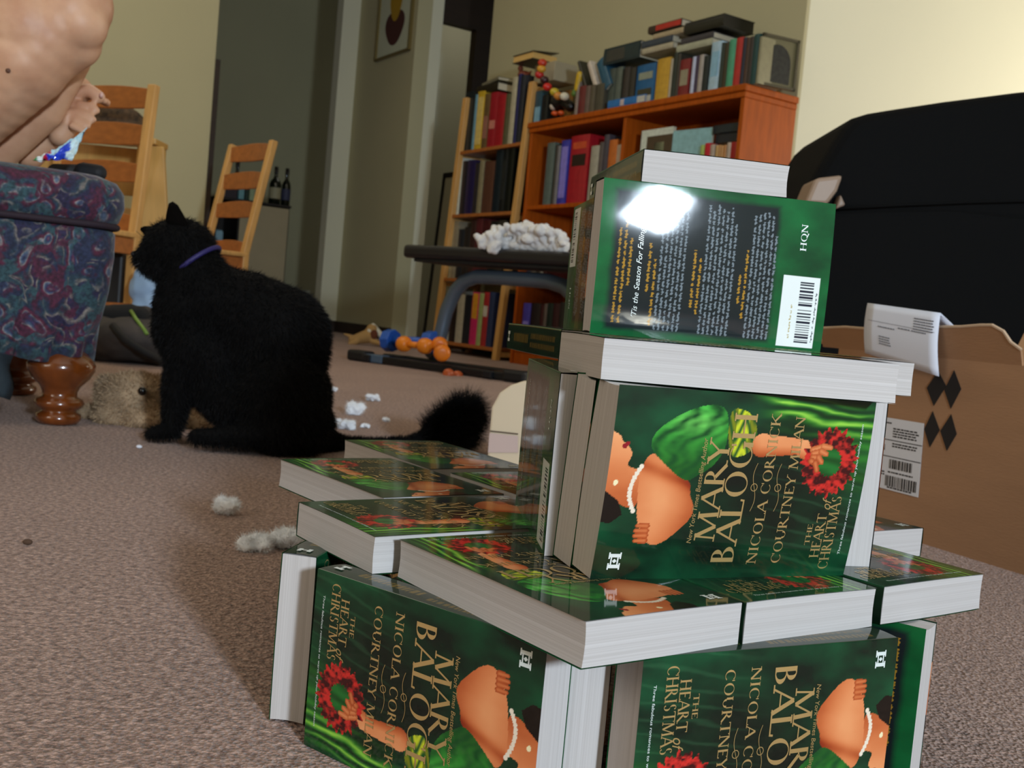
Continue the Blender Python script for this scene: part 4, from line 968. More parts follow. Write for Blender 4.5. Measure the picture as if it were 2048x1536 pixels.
# ------------------------------------------------------------------ cat
M['fur'] = mat('black_fur', '#040303', 0.85, var=0.3, vscale=30, spec=0.15, bump=0.4, bscale=220)
M['furhair'] = mat('black_fur_hair', '#060505', 0.75, spec=0.2)
def cat():
    Yc = 1.80
    def P(px, py, dy=0.0): return atY(px, py, Yc + dy)
    K = Yc / FPX
    it = []
    def s(px, py, r, dy=0.0): it.append(('s', P(px, py, dy), r * K))
    def c(p0, r0, p1, r1): it.append(('c', P(*p0), r0 * K, P(*p1), r1 * K))
    # rump, haunches, back, chest
    it.append(('e', P(560, 790, 0.0), (100 * K, 92 * K, 104 * K)))
    it.append(('e', P(545, 700, 0.0), (112 * K, 84 * K, 112 * K)))
    c((490, 625, 0), 82, (560, 670, 0), 98)
    c((420, 600, 0), 74, (490, 625, 0), 80)
    c((376, 655, 0), 68, (430, 720, 0), 82)
    c((385, 560, 0), 62, (384, 615, 0), 74)
    c((405, 740, 0.0), 62, (500, 800, 0), 80)
    # haunch on the near side with thigh and hind paw
    it.append(('e', P(565, 800, -0.055), (92 * K, 48 * K, 98 * K)))
    c((520, 868, -0.075), 26, (430, 874, -0.085), 19); c((430, 874, -0.085), 19, (392, 872, -0.09), 15)
    it.append(('e', P(565, 800, 0.055), (88 * K, 48 * K, 90 * K)))
    c((610, 855, -0.03), 52, (560, 860, -0.06), 46); c((620, 850, 0.04), 50, (560, 860, 0.05), 44)
    # front legs
    for dy in (-0.032, 0.038):
        c((385, 690, dy), 46, (356, 770, dy), 30); c((356, 770, dy), 30, (348, 835, dy), 21); c((348, 835, dy), 20, (342, 858, dy), 18)
        c((345, 860, dy), 17, (306, 866, dy - 0.004), 13.5)
        for k in (-1, 0, 1): s(298 + 2 * abs(k), 867, 7.5, dy + k * 0.009)
    # neck and head
    c((400, 560, 0), 60, (372, 515, 0), 54)
    it.append(('e', P(358, 497, 0.0), (72 * K, 58 * K, 60 * K)))
    c((345, 500, 0), 48, (312, 516, 0), 38)
    c((312, 516, 0), 30, (287, 519, 0), 20); s(278, 513, 13); s(296, 533, 17)
    s(318, 535, 24, -0.02); s(318, 535, 24, 0.02)
    me = blob_mesh('cat_body', it, 0.0045, 5)
    root = empty('cat', Vector((P(480, 880).x, Yc, 0)), 'black cat sitting on the carpet with its back to the books, looking left', 'cat')
    bpy.context.view_layer.update()
    body = link('body', me, M['fur']); wchild(body, root)
    def ear(base0, base1, tip, dy, nm):
        mb = MB(); b0, b1, t = P(*base0, dy), P(*base1, dy), P(*tip, dy)
        bc = (b0 + b1) / 2; th = Vector((0, 1, 0)) * 0.019
        fr = P((base0[0] + base1[0]) / 2 - 4, (base0[1] + base1[1]) / 2, dy) - th * 0.6; bk = bc + th
        v = [mb.bm.verts.new(p) for p in (b0, fr, b1, bk, t)]
        m1 = mb.bm.verts.new((b0 + t) / 2 + (b0 - b1) * 0.06); m2 = mb.bm.verts.new((b1 + t) / 2 + (b1 - b0) * 0.08)
        for f in ((v[0], v[1], m1), (v[1], v[4], m1), (v[1], v[2], m2), (v[1], m2, v[4]), (v[2], v[3], m2), (m2, v[3], v[4]), (v[3], v[0], m1), (v[3], m1, v[4]), (v[0], v[3], v[2], v[1])): mb.bm.faces.new(f)
        o = mb.build(nm, mat('ear_fur', '#080605', 0.95, spec=0.05), None, smooth=True, sub=1); wchild(o, root); return o
    ear((318, 456), (396, 470), (338, 364), -0.028, 'ear')
    ear((294, 482), (330, 450), (262, 448), 0.035, 'ear')
    mb = MB(); mb.bm.free(); mb = MB()
    # eye, nose
    for dy in (-0.036, 0.036):
        e = blob_mesh('eye', [('e', P(306, 497, dy * 0.75), (0.007, 0.006, 0.007))], 0.0015, 1); wchild(link('eye', e, mat('cat_eye', '#5a6a1c', 0.1, coat=1)), root)
    e = blob_mesh('nose', [('e', P(267, 508), (0.0045, 0.007, 0.0045))], 0.0015, 1); wchild(link('nose', e, mat('cat_nose', '#1c1414', 0.4)), root)
    # collar: a ring round the neck
    cen = P(398, 520, 0); ax1 = (P(375, 470) - P(420, 580)); 
    nrm = (P(372, 500) - P(408, 548)).normalized(); e1 = nrm.orthogonal().normalized(); e2 = nrm.cross(e1)
    mb = MB(); pts = []
    for k in range(33):
        t = 2 * math.pi * k / 32; pts.append(P(392, 528, 0) + (e1 * math.cos(t) + e2 * math.sin(t)) * (0.046))
    mb.tube(pts, 0.0042, 8); wchild(mb.build('collar', mat('purple_collar', '#241c58', 0.6), smooth=True), root)
    # tail
    tl = [(640, 880, 0.02), (690, 886, 0.08), (750, 885, 0.14), (815, 884, 0.18), (862, 872, 0.2), (900, 850, 0.2), (930, 828, 0.2)]
    rd = [22, 12, 9, 11, 20, 34, 30]
    ti = [('c', P(*tl[i]), rd[i] * K, P(*tl[i + 1]), rd[i + 1] * K) for i in range(len(tl) - 1)]
    ti.append(('e', P(905, 858, 0.2), (46 * K, 40 * K, 40 * K)))
    tm = blob_mesh('tail', ti, 0.004, 3); tail = link('tail', tm, M['fur']); wchild(tail, root)
    # hair
    f = fur('fur', me, 60000, 0.012, 0.0012, M['furhair'], None, 3, lean=(0.35, 0, -0.9), jitter=0.5); wchild(f, root)
    f2 = fur('tail_fur', tm, 16000, 0.017, 0.0013, M['furhair'], None, 5, lean=(0.5, 0, 0.1), jitter=0.8, grow=lambda p: np.where(p[:, 0] > P(845, 870, 0.2).x, 2.1, 0.45)); wchild(f2, tail)
    # whiskers over the eyes and muzzle
    mb = MB()
    for (a, b) in (((300, 486), (272, 462)), ((285, 524), (262, 534))):
        mb.tube([P(*a, -0.02), P(*b, -0.03)], [0.0007, 0.0003], 5)
    wchild(mb.build('whiskers', mat('whisker', '#201a18', 0.5)), root)
cat()

# ------------------------------------------------------------------ ottoman
def ottoman_mat():
    m = bpy.data.materials.new('paisley_fabric'); m.use_nodes = True; nt = m.node_tree; b = nt.nodes['Principled BSDF']
    tc = nt.nodes.new('ShaderNodeTexCoord')
    nz = nt.nodes.new('ShaderNodeTexNoise'); nz.inputs['Scale'].default_value = 9; nz.inputs['Detail'].default_value = 2
    vm = nt.nodes.new('ShaderNodeMix'); vm.data_type = 'VECTOR'; vm.inputs[0].default_value = 0.14
    nt.links.new(tc.outputs['Object'], nz.inputs['Vector']); nt.links.new(tc.outputs['Object'], vm.inputs[4]); nt.links.new(nz.outputs['Color'], vm.inputs[5])
    vo = nt.nodes.new('ShaderNodeTexVoronoi'); vo.inputs['Scale'].default_value = 24; nt.links.new(vm.outputs[1], vo.inputs['Vector'])
    r = nt.nodes.new('ShaderNodeValToRGB'); el = r.color_ramp.elements; r.color_ramp.interpolation = 'LINEAR'
    st = [(0.0, '#8c7880'), (0.10, '#5a2c4a'), (0.16, '#283058'), (0.24, '#5a6c84'), (0.28, '#988e8c'), (0.32, '#6a2440'), (0.42, '#481a34'), (0.48, '#26304c'), (0.58, '#2c4450'), (0.66, '#90867c'), (0.70, '#30284c'), (1.0, '#20243c')]
    el[0].position = 0; el[0].color = lin(st[0][1]); el[1].position = 1; el[1].color = lin(st[-1][1])
    for p, c in st[1:-1]: el.new(p).color = lin(c)
    nt.links.new(vo.outputs['Distance'], r.inputs['Fac'])
    n2 = nt.nodes.new('ShaderNodeTexNoise'); n2.inputs['Scale'].default_value = 9; n2.inputs['Detail'].default_value = 3; nt.links.new(vm.outputs[1], n2.inputs['Vector'])
    r2 = nt.nodes.new('ShaderNodeValToRGB'); e2 = r2.color_ramp.elements; r2.color_ramp.interpolation = 'CONSTANT'
    e2[0].color = lin('#262f4c'); e2[1].position = 0.46; e2[1].color = lin('#33535a')
    e2.new(0.53).color = lin('#54203a'); e2.new(0.60).color = lin('#2a2446')
    nt.links.new(n2.outputs['Fac'], r2.inputs['Fac'])
    n3 = nt.nodes.new('ShaderNodeTexNoise'); n3.inputs['Scale'].default_value = 60; n3.inputs['Detail'].default_value = 3; nt.links.new(tc.outputs['Object'], n3.inputs['Vector'])
    r3 = nt.nodes.new('ShaderNodeValToRGB'); r3.color_ramp.elements[0].position = 0.42; r3.color_ramp.elements[1].position = 0.6
    nt.links.new(n3.outputs['Fac'], r3.inputs['Fac'])
    mx = nt.nodes.new('ShaderNodeMix'); mx.data_type = 'RGBA'; nt.links.new(r3.outputs[0], mx.inputs[0]); nt.links.new(r2.outputs[0], mx.inputs[6]); nt.links.new(r.outputs[0], mx.inputs[7])
    n4 = nt.nodes.new('ShaderNodeTexNoise'); n4.inputs['Scale'].default_value = 170; n4.inputs['Detail'].default_value = 4; nt.links.new(tc.outputs['Object'], n4.inputs['Vector'])
    r4 = nt.nodes.new('ShaderNodeValToRGB'); r4.color_ramp.elements[0].position = 0.35; r4.color_ramp.elements[1].position = 0.65
    r4.color_ramp.elements[0].color = (0.38, 0.38, 0.42, 1); r4.color_ramp.elements[1].color = (1, 1, 1, 1); nt.links.new(n4.outputs['Fac'], r4.inputs['Fac'])
    m4 = nt.nodes.new('ShaderNodeMix'); m4.data_type = 'RGBA'; m4.blend_type = 'MULTIPLY'; m4.inputs[0].default_value = 1.0
    nt.links.new(mx.outputs[2], m4.inputs[6]); nt.links.new(r4.outputs[0], m4.inputs[7])
    nt.links.new(m4.outputs[2], b.inputs['Base Color']); b.inputs['Roughness'].default_value = 0.85; b.inputs['Sheen Weight'].default_value = 0.15
    bp = nt.nodes.new('ShaderNodeBump'); bp.inputs['Strength'].default_value = 0.4; bp.inputs['Distance'].default_value = 0.002
    nt.links.new(n3.outputs['Fac'], bp.inputs['Height']); nt.links.new(bp.outputs[0], b.inputs['Normal'])
    return m
M['paisley'] = ottoman_mat()
M['walnut'] = mat('varnished_turned_wood', '#6a3410', 0.22, coat=0.8, coatr=0.06, var=0.25, vscale=14, stretch=(3, 3, 1))
OX0, OX1, OY0, OY1 = -0.46, 0.46, -0.31, 0.31
OC = Vector((-0.687, 1.86, 0)) - VB * 0.46 + UA * 0.31
def rrect(hx, hy, r, n, ruf=0.0, fr=40, ph=0.0):
    pts = []; per = []
    for cx, cy, a0 in ((hx - r, hy - r, 0), (-hx + r, hy - r, 90), (-hx + r, -hy + r, 180), (hx - r, -hy + r, 270)):
        for k in range(n + 1):
            t = math.radians(a0 + 90 * k / n); pts.append((cx + r * math.cos(t), cy + r * math.sin(t), math.cos(t), math.sin(t)))
    out = []
    for i, p in enumerate(pts):
        q = pts[(i + 1) % len(pts)]; seg = math.hypot(q[0] - p[0], q[1] - p[1]); m = max(1, int(seg / 0.012))
        for k in range(m):
            f = k / m; out.append([p[j] * (1 - f) + q[j] * f for j in range(4)])
    s = 0; res = []
    for i, p in enumerate(out):
        w = ruf * math.sin(s * fr + ph + 1.3 * math.sin(s * 7)); res.append((p[0] + p[2] * w, p[1] + p[3] * w)); q = out[(i + 1) % len(out)]; s += math.hypot(q[0] - p[0], q[1] - p[1])
    return res
def ottoman():
    cx, cy = (OX0 + OX1) / 2, (OY0 + OY1) / 2; hx, hy = (OX1 - OX0) / 2, (OY1 - OY0) / 2
    root = empty('ottoman', OC, 'large dark paisley upholstered ottoman on turned wooden feet at the left edge', 'ottoman')
    def loft(levels, nm, cap=True):
        mb = MB(); rings = []
        for (z, ins, r, ruf) in levels:
            rings.append([mb.bm.verts.new((x, y, z)) for x, y in rrect(hx - ins, hy - ins, r, 8, ruf)])
        n = min(len(r) for r in rings)
        for a, b in zip(rings, rings[1:]):
            for k in range(len(a)): mb.bm.faces.new((a[k % len(a)], a[(k + 1) % len(a)], b[(k + 1) % len(b)], b[k % len(b)]))
        if cap: mb.bm.faces.new(rings[-1]); mb.bm.faces.new(rings[0][::-1])
        return mb
    def lv(zs):     # same point count: one ring shape scaled
        return zs
    def loft2(levels, nm, mats, dome=0.0):
        base = rrect(hx, hy, 0.06, 8, 0)
        N = len(base); mb = MB(); rings = []
        for (z, ins, ruf, fr) in levels:
            ring = []; s = 0
            for i, (x, y) in enumerate(base):
                nx, ny = x / hx, y / hy
                l = max(abs(nx), abs(ny)); w = ruf * math.sin(s * fr + 2.0 * math.sin(s * 5))
                ring.append(mb.bm.verts.new((x * (1 - ins / hx) + (x / hx) * w, y * (1 - ins / hy) + (y / hy) * w, z + (0.006 * math.sin(s * fr * 0.5) * (ruf > 0.004)))))
                q = base[(i + 1) % N]; s += math.hypot(q[0] - x, q[1] - y)
            rings.append(ring)
        for a, b in zip(rings, rings[1:]):
            for k in range(N): mb.bm.faces.new((a[k], a[(k + 1) % N], b[(k + 1) % N], b[k]))
        mb.bm.faces.new(rings[-1]); mb.bm.faces.new(rings[0][::-1])
        return mb.build(nm, mats, root, smooth=True)
    loft2([(0.352, 0.012, 0, 1), (0.36, 0.0, 0, 1), (0.385, -0.008, 0.001, 30), (0.41, -0.006, 0.001, 30), (0.428, 0.006, 0, 1), (0.438, 0.03, 0, 1), (0.441, 0.09, 0, 1), (0.442, 0.2, 0, 1)], 'cushion', M['paisley'])
    loft2([(0.118, 0.030, 0.009, 95), (0.15, 0.026, 0.007, 95), (0.19, 0.018, 0.004, 60), (0.24, 0.008, 0.003, 50), (0.30, 0.002, 0.0015, 40), (0.34, 0.004, 0.0, 40), (0.352, 0.014, 0, 1)], 'skirt', M['paisley'])
    base = rrect(hx - 0.002, hy - 0.002, 0.06, 8, 0); mb = MB()
    mb.tube([(x, y, 0.352) for x, y in base] + [(base[0][0], base[0][1], 0.352)], 0.006, 8, caps=False); mb.build('piping', mat('dark_piping', '#241420', 0.8), root, smooth=True)
    prof = [(0.024, 0.0), (0.033, 0.003), (0.038, 0.010), (0.037, 0.018), (0.030, 0.022), (0.028, 0.026), (0.038, 0.031), (0.042, 0.038), (0.038, 0.045), (0.029, 0.049), (0.029, 0.058), (0.034, 0.068), (0.048, 0.082), (0.056, 0.096), (0.057, 0.106), (0.05, 0.118), (0.04, 0.128), (0.03, 0.135)]
    for fx, fy in ((1, -1), (-1, -1), (1, 1), (-1, 1)):
        mb = MB(); mb.lathe([(r, z) for r, z in prof], (fx * (hx - 0.075), fy * (hy - 0.075) , 0), 36); mb.build('foot', M['walnut'], root, smooth=True)
    root.rotation_euler = (0, 0, PHI)
    # loose end of cloth hanging beside the foot
    P = []
    for i in range(12):
        z = 0.15 - 0.105 * i / 11
        P.append([Vector((hx - 0.16 - 0.115 * j / 10 + 0.004 * math.sin(i * 0.9 + j), -hy + 0.03 + 0.010 * math.sin(j * 1.7 + i * 0.3), z + 0.006 * math.sin(j * 1.1) * i / 11)) for j in range(11)])
    mb = MB(); mb.grid(P); mb.build('hanging_cloth', mat('dark_teal_cloth', '#1c262c', 0.9, var=0.3, vscale=30), root, smooth=True, solid=0.003)
ottoman()

# ------------------------------------------------------------------ things on the ottoman
def ottoman_things():
    ztop = 0.442
    me = blob_mesh('black_case', [('c', atY(166, 342, 1.93), 0.016, atY(196, 346, 1.93), 0.016), ('c', atY(166, 342, 2.03), 0.016, atY(196, 346, 2.03), 0.016), ('c', atY(110, 342, 1.96), 0.014, atY(196, 346, 2.0), 0.016)], 0.005, 4)
    tag(link('black_pouch', me, mat('black_pouch_cloth', '#101014', 0.7)), 'black pouch lying on the ottoman cushion under the foil packet', 'pouch')
    # crumpled foil packet
    nx, ny = 34, 22; A = atY(64, 326, 1.86); B = atY(160, 322, 1.86); Cc = atY(140, 276, 1.92)
    ex = (B - A) * 0.85; ez = Vector((0.0, 0.03, 0.048)); rng = np.random.default_rng(2); G = rng.normal(0, 1, (12, 12))
    mb = MB(); top = []; bot = []
    for i in range(nx + 1):
        rt, rb = [], []
        for j in range(ny + 1):
            u, v = i / nx, j / ny; th = (math.sin(math.pi * u) ** 0.5) * (math.sin(math.pi * v) ** 0.5)
            c = noise.noise(Vector((u * 7, v * 5, 0.3))) * 0.011 + noise.noise(Vector((u * 18, v * 14, 2.3))) * 0.004
            wv = 0.5 + 0.5 * u
            p = A + ex * u + Vector((0, 0.0, 0.004)) + Vector((0, 0.05 * v, 0)) + Vector((0, 0, 0.055 * v * (0.25 + 0.9 * u ** 1.5)))
            rt.append(p + Vector((0.3, -1, 0.5)).normalized() * (0.012 * th + c)); rb.append(p - Vector((0.3, -1, 0.5)).normalized() * (0.010 * th))
        top.append(rt); bot.append(rb)
    mb.grid(top); mb.grid([r[::-1] for r in bot]); bmesh.ops.remove_doubles(mb.bm, verts=mb.bm.verts, dist=0.0008)
    o = mb.build('foil_packet', vcmat('printed_foil', rough=0.3, coat=0.6, coatr=0.1), smooth=False)
    me = o.data; at = me.color_attributes.new('art', 'FLOAT_COLOR', 'POINT'); cols = []
    for vtx in me.vertices:
        q = vtx.co - A; u = q.dot(ex) / ex.length_squared; v = (q.z - 0.004) / (0.055 * (0.25 + 0.9 * max(u, 0) ** 1.5) + 1e-4)
        if u < 0.13: c = C('#2c9c50')
        elif u < 0.27: c = C('#e8ecea')
        elif u < 0.40: c = C('#c01c38')
        elif v > 0.62 + 0.2 * math.sin(u * 9): c = C('#b8dce8')
        elif u > 0.86: c = C('#cfe8ee')
        else: c = C('#2244c8')
        cols += list(c) + [1]
    at.data.foreach_set('color', cols)
    tag(o, 'shiny crumpled foil packet in blue, white, red and green on the ottoman', 'packet')
ottoman_things()

# ------------------------------------------------------------------ person sitting cross-legged on the ottoman
def person():
    Yp = 1.98; K = Yp / FPX
    def P(px, py, dy=0.0): return atY(px, py, Yp + dy)
    S = []
    hipR = P(-250, 215, 0.10); kneeR = P(150, 60, -0.10); ankR = P(-20, 300, -0.02)
    # near leg: thigh running back out of frame, knee, calf folded down to the left
    S += [('c', P(150, 10, -0.09), 0.064, P(-120, -20, -0.02), 0.092), ('c', P(-120, -20, -0.02), 0.092, hipR, 0.105)]
    S += [('c', P(142, 30, -0.10), 0.064, P(45, 120, -0.10), 0.078), ('c', P(45, 120, -0.10), 0.078, P(-70, 250, -0.08), 0.058), ('c', P(-70, 250, -0.08), 0.056, P(-150, 330, -0.06), 0.036)]
    S += [('s', P(158, 48, -0.11), 0.048), ('c', P(150, 85, -0.09), 0.045, P(120, 120, -0.08), 0.035), ('c', P(-30, 60, -0.09), 0.09, P(60, 60, -0.1), 0.085)]
    # far leg: calf in the shade, its foot sticking out to the right
    S += [('c', P(-250, 215, 0.34), 0.095, P(20, 60, 0.12), 0.06), ('c', P(20, 60, 0.12), 0.06, P(140, 110, 0.03), 0.038), ('c', P(140, 120, 0.0), 0.036, P(80, 215, 0.02), 0.044), ('c', P(80, 215, 0.02), 0.044, P(-10, 310, 0.02), 0.036)]
    S += [('c', P(60, 312, 0.09), 0.026, P(108, 262, 0.09), 0.026), ('c', P(108, 262, 0.09), 0.026, P(142, 214, 0.09), 0.023), ('c', P(120, 270, 0.07), 0.022, P(146, 236, 0.07), 0.019)]
    # toes, each its own
    toes = [((148, 188), (178, 180), (198, 194), 0.0135), ((160, 210), (184, 213), (193, 221), 0.0085), ((158, 226), (178, 232), (186, 239), 0.0080), ((152, 240), (169, 247), (176, 252), 0.0075), ((144, 252), (158, 259), (164, 263), 0.0070)]
    for i, (a, b, c, r) in enumerate(toes):
        dy = 0.085 - 0.010 * i
        S += [('c', P(*a, dy), r * 1.05, P(*b, dy), r * 0.95), ('c', P(*b, dy), r * 0.95, P(*c, dy), r * 0.92)]
    # hips, torso, arms, head beyond the frame
    pel = P(-300, 190, 0.22); pel.z = 0.565; chest = pel + Vector((-0.02, 0.02, 0.34)); neck = chest + Vector((0.02, 0, 0.17))
    S += [('e', pel, (0.15, 0.17, 0.12)), ('c', pel, 0.14, chest, 0.145), ('e', chest + Vector((0, 0, 0.02)), (0.11, 0.18, 0.15)), ('c', neck - Vector((0, 0, 0.06)), 0.055, neck + Vector((0.01, 0, 0.06)), 0.05)]
    hd = neck + Vector((0.03, 0, 0.16))
    S += [('e', hd, (0.092, 0.075, 0.11)), ('e', hd + Vector((0.04, 0, -0.05)), (0.05, 0.05, 0.06)), ('s', hd + Vector((0.098, 0, -0.012)), 0.014), ('e', hd + Vector((0.0, -0.076, -0.005)), (0.016, 0.008, 0.026)), ('e', hd + Vector((0.0, 0.076, -0.005)), (0.016, 0.008, 0.026))]
    for sy in (-1, 1):
        sh = chest + Vector((0, 0.19 * sy, 0.09)); el = sh + Vector((0.14, 0.05 * sy, -0.22)); wr = el + Vector((0.2, -0.09 * sy, -0.10))
        S += [('c', sh, 0.052, el, 0.038), ('c', el, 0.038, wr, 0.025), ('c', wr, 0.027, wr + Vector((0.07, 0, -0.01)), 0.03)]
        for k in range(4): S += [('c', wr + Vector((0.08, (k - 1.5) * 0.017, -0.01)), 0.0095, wr + Vector((0.135 - 0.008 * abs(k - 1.5), (k - 1.5) * 0.018, -0.03)), 0.008)]
        S += [('c', wr + Vector((0.03, -0.03 * sy, 0)), 0.011, wr + Vector((0.08, -0.05 * sy, -0.01)), 0.009)]
    me = blob_mesh('person_body', S, 0.0040, 7)
    for v in me.vertices: v.co.z = max(v.co.z, 0.4445)
    root = empty('person', Vector((pel.x, pel.y, 0.44)), 'person with bare legs sitting cross-legged on the ottoman, knee and toes in view', 'person'); bpy.context.view_layer.update()
    m = bpy.data.materials.new('skin'); m.use_nodes = True; nt = m.node_tree; b = nt.nodes['Principled BSDF']
    tc = nt.nodes.new('ShaderNodeTexCoord'); nz = nt.nodes.new('ShaderNodeTexNoise'); nz.inputs['Scale'].default_value = 14; nz.inputs['Detail'].default_value = 4
    r = nt.nodes.new('ShaderNodeValToRGB'); r.color_ramp.elements[0].position = 0.3; r.color_ramp.elements[1].position = 0.7
    r.color_ramp.elements[0].color = lin('#c08c6c'); r.color_ramp.elements[1].color = lin('#dcae8c')
    nt.links.new(tc.outputs['Object'], nz.inputs['Vector']); nt.links.new(nz.outputs['Fac'], r.inputs['Fac']); nt.links.new(r.outputs[0], b.inputs['Base Color'])
    b.inputs['Roughness'].default_value = 0.5; b.inputs['Subsurface Weight'].default_value = 0.12; b.inputs['Subsurface Radius'].default_value = (0.02, 0.008, 0.004); b.inputs['Subsurface Scale'].default_value = 0.5
    body = wchild(link('body', me, m), root)
    e = blob_mesh('mole', [('e', P(16, 141, -0.155), (0.005, 0.003, 0.005))], 0.001, 1)
    # put the mole on the skin facing the camera
    dg = bpy.context.evaluated_depsgraph_get(); dg.update()
    ok, loc, nrm, _ = body.evaluated_get(dg).ray_cast(body.matrix_world.inverted() @ CO, (P(16, 141) - CO).normalized())
    bpy.data.meshes.remove(e)
    if ok:
        e = blob_mesh('mole', [('e', body.matrix_world @ loc, (0.0045, 0.0025, 0.0045))], 0.001, 1); wchild(link('mole', e, mat('mole_brown', '#5a3826', 0.6)), root)
    cl = blob_mesh('shorts', [('e', pel, (0.16, 0.185, 0.125)), ('c', hipR, 0.108, P(-190, 180, 0.03), 0.106), ('c', P(-250, 215, 0.34), 0.105, P(-190, 200, 0.33), 0.1)], 0.008, 5)
    for v in cl.vertices: v.co.z = max(v.co.z, 0.4435)
    wchild(link('shorts', cl, mat('grey_shorts', '#4a4c54', 0.9)), root)
    cl = blob_mesh('shirt', [('c', pel + Vector((0, 0, 0.08)), 0.155, chest, 0.16), ('e', chest + Vector((0, 0, 0.02)), (0.12, 0.195, 0.16))] + [('c', chest + Vector((0, 0.19 * s_, 0.09)), 0.066, chest + Vector((0.084, 0.22 * s_, -0.042)), 0.058) for s_ in (-1, 1)], 0.008, 5)
    wchild(link('shirt', cl, mat('blue_shirt', '#38506c', 0.9)), root)
    cl = blob_mesh('hair', [('e', hd + Vector((-0.02, 0, 0.03)), (0.092, 0.085, 0.098)), ('c', hd + Vector((-0.07, 0, 0)), 0.06, hd + Vector((-0.085, 0, -0.1)), 0.045)], 0.006, 4)
    wchild(link('hair', cl, mat('brown_hair', '#2c1c12', 0.6)), root)
    for sy in (-1, 1):
        e = blob_mesh('eye', [('s', hd + Vector((0.082, 0.028 * sy, 0.012)), 0.010)], 0.002, 1); wchild(link('eye', e, mat('eye_white', '#2c2018', 0.2)), root)
    e = blob_mesh('mouth', [('e', hd + Vector((0.09, 0, -0.055)), (0.006, 0.022, 0.006))], 0.002, 1); wchild(link('mouth', e, mat('lips', '#8c4438', 0.5)), root)
    nl = blob_mesh('toenail', [('e', P(203, 190, 0.07), (0.004, 0.005, 0.006))], 0.0015, 1); wchild(link('toenail', nl, mat('nail', '#d8aea0', 0.3)), root)
person()

# ------------------------------------------------------------------ chairs, table
def chair(top_px, Y, yaw, label, rec=0.10, h=1.03):
    """ladder-back pine chair; top_px is the pixel of the top of its right rear post, yaw the direction it faces"""
    top = atY(top_px[0], top_px[1], Y); F = Vector((math.cos(yaw), math.sin(yaw), 0)); R = Vector((F.y, -F.x, 0))
    H = top.z
    base_r = Vector((top.x, top.y, 0)) + F * (H - 0.45) * rec
    wid = 0.40; sgn = 1 if R.x > 0 else -1; Rr = R * sgn     # Rr points to image right
    cen = base_r - Rr * wid / 2
    root = empty('dining_chair', cen, label, 'chair', 'pine ladder-back dining chairs'); bpy.context.view_layer.update()
    def post(o, nm):
        mb = MB(); pts = [o, o + UP * 0.45, o + UP * 0.45 + (UP * (H - 0.45) - F * (H - 0.45) * rec)]
        w = 0.038
        for a, b in zip(pts, pts[1:]):
            d = (b - a); Zx = d.normalized(); Yx = Zx.cross(Rr).normalized(); mb.box((a + b) / 2, (w, 0.032, d.length + 0.006), (Rr, Yx, Zx))
        return part(mb, nm, M['pine'], root, bevel=0.004)
    for s in (-1, 1): post(cen + Rr * s * wid / 2, 'rear_post')
    depth = 0.40
    for s in (-1, 1):
        mb = MB(); mb.box(cen + Rr * s * wid / 2 + F * depth + UP * 0.215, (0.036, 0.036, 0.43), (Rr, F, UP)); part(mb, 'front_leg', M['pine'], root, bevel=0.004)
        mb = MB(); mb.box(cen + Rr * s * wid / 2 + F * depth / 2 + UP * 0.395, (0.022, depth, 0.06), (Rr, F, UP)); part(mb, 'side_rail', M['pine_dark'], root, bevel=0.003)
        mb = MB(); mb.box(cen + Rr * s * wid / 2 + F * depth / 2 + UP * 0.16, (0.02, depth, 0.03), (Rr, F, UP)); part(mb, 'stretcher', M['pine_dark'], root, bevel=0.003)
    mb = MB(); mb.box(cen + F * (depth / 2 + 0.01) + UP * 0.44, (wid + 0.04, depth + 0.04, 0.022), (Rr, F, UP)); part(mb, 'seat', M['pine'], root, bevel=0.006)
    mb = MB(); mb.box(cen + F * depth + UP * 0.395, (wid, 0.022, 0.06), (Rr, F, UP)); part(mb, 'front_rail', M['pine_dark'], root, bevel=0.003)
    # curved slats
    for (zz, hh) in ((H - 0.05, 0.075), (H - 0.195, 0.075), (H - 0.345, 0.07), (H - 0.55, 0.08)):
        mb = MB(); n = 12; V = []
        for i in range(n + 1):
            t = i / n; x = (t - 0.5) * (wid - 0.03); bow = -0.022 * math.sin(math.pi * t); cr = 0.014 * math.sin(math.pi * t)
            c = cen + Rr * x + UP * zz - F * ((zz - 0.45) * rec) + F * bow
            V.append([mb.bm.verts.new(c + F * dx + UP * dz) for dx, dz in ((-0.008, -hh / 2), (0.008, -hh / 2), (0.008, hh / 2 + cr), (-0.008, hh / 2 + cr))])
        for a, b in zip(V, V[1:]):
            for k in range(4): mb.bm.faces.new((a[k], a[(k + 1) % 4], b[(k + 1) % 4], b[k]))
        mb.bm.faces.new(V[0][::-1]); mb.bm.faces.new(V[-1]); part(mb, 'slat', M['pine_dark'], root, bevel=0.003)
    return root
chair((308, 172), 4.25, math.radians(-108), 'pine ladder-back chair at left, behind the ottoman and the cat head', rec=0.10)
chair((547, 283), 5.35, math.radians(224), 'pine ladder-back chair in front of the low bottle cabinet', rec=0.20)
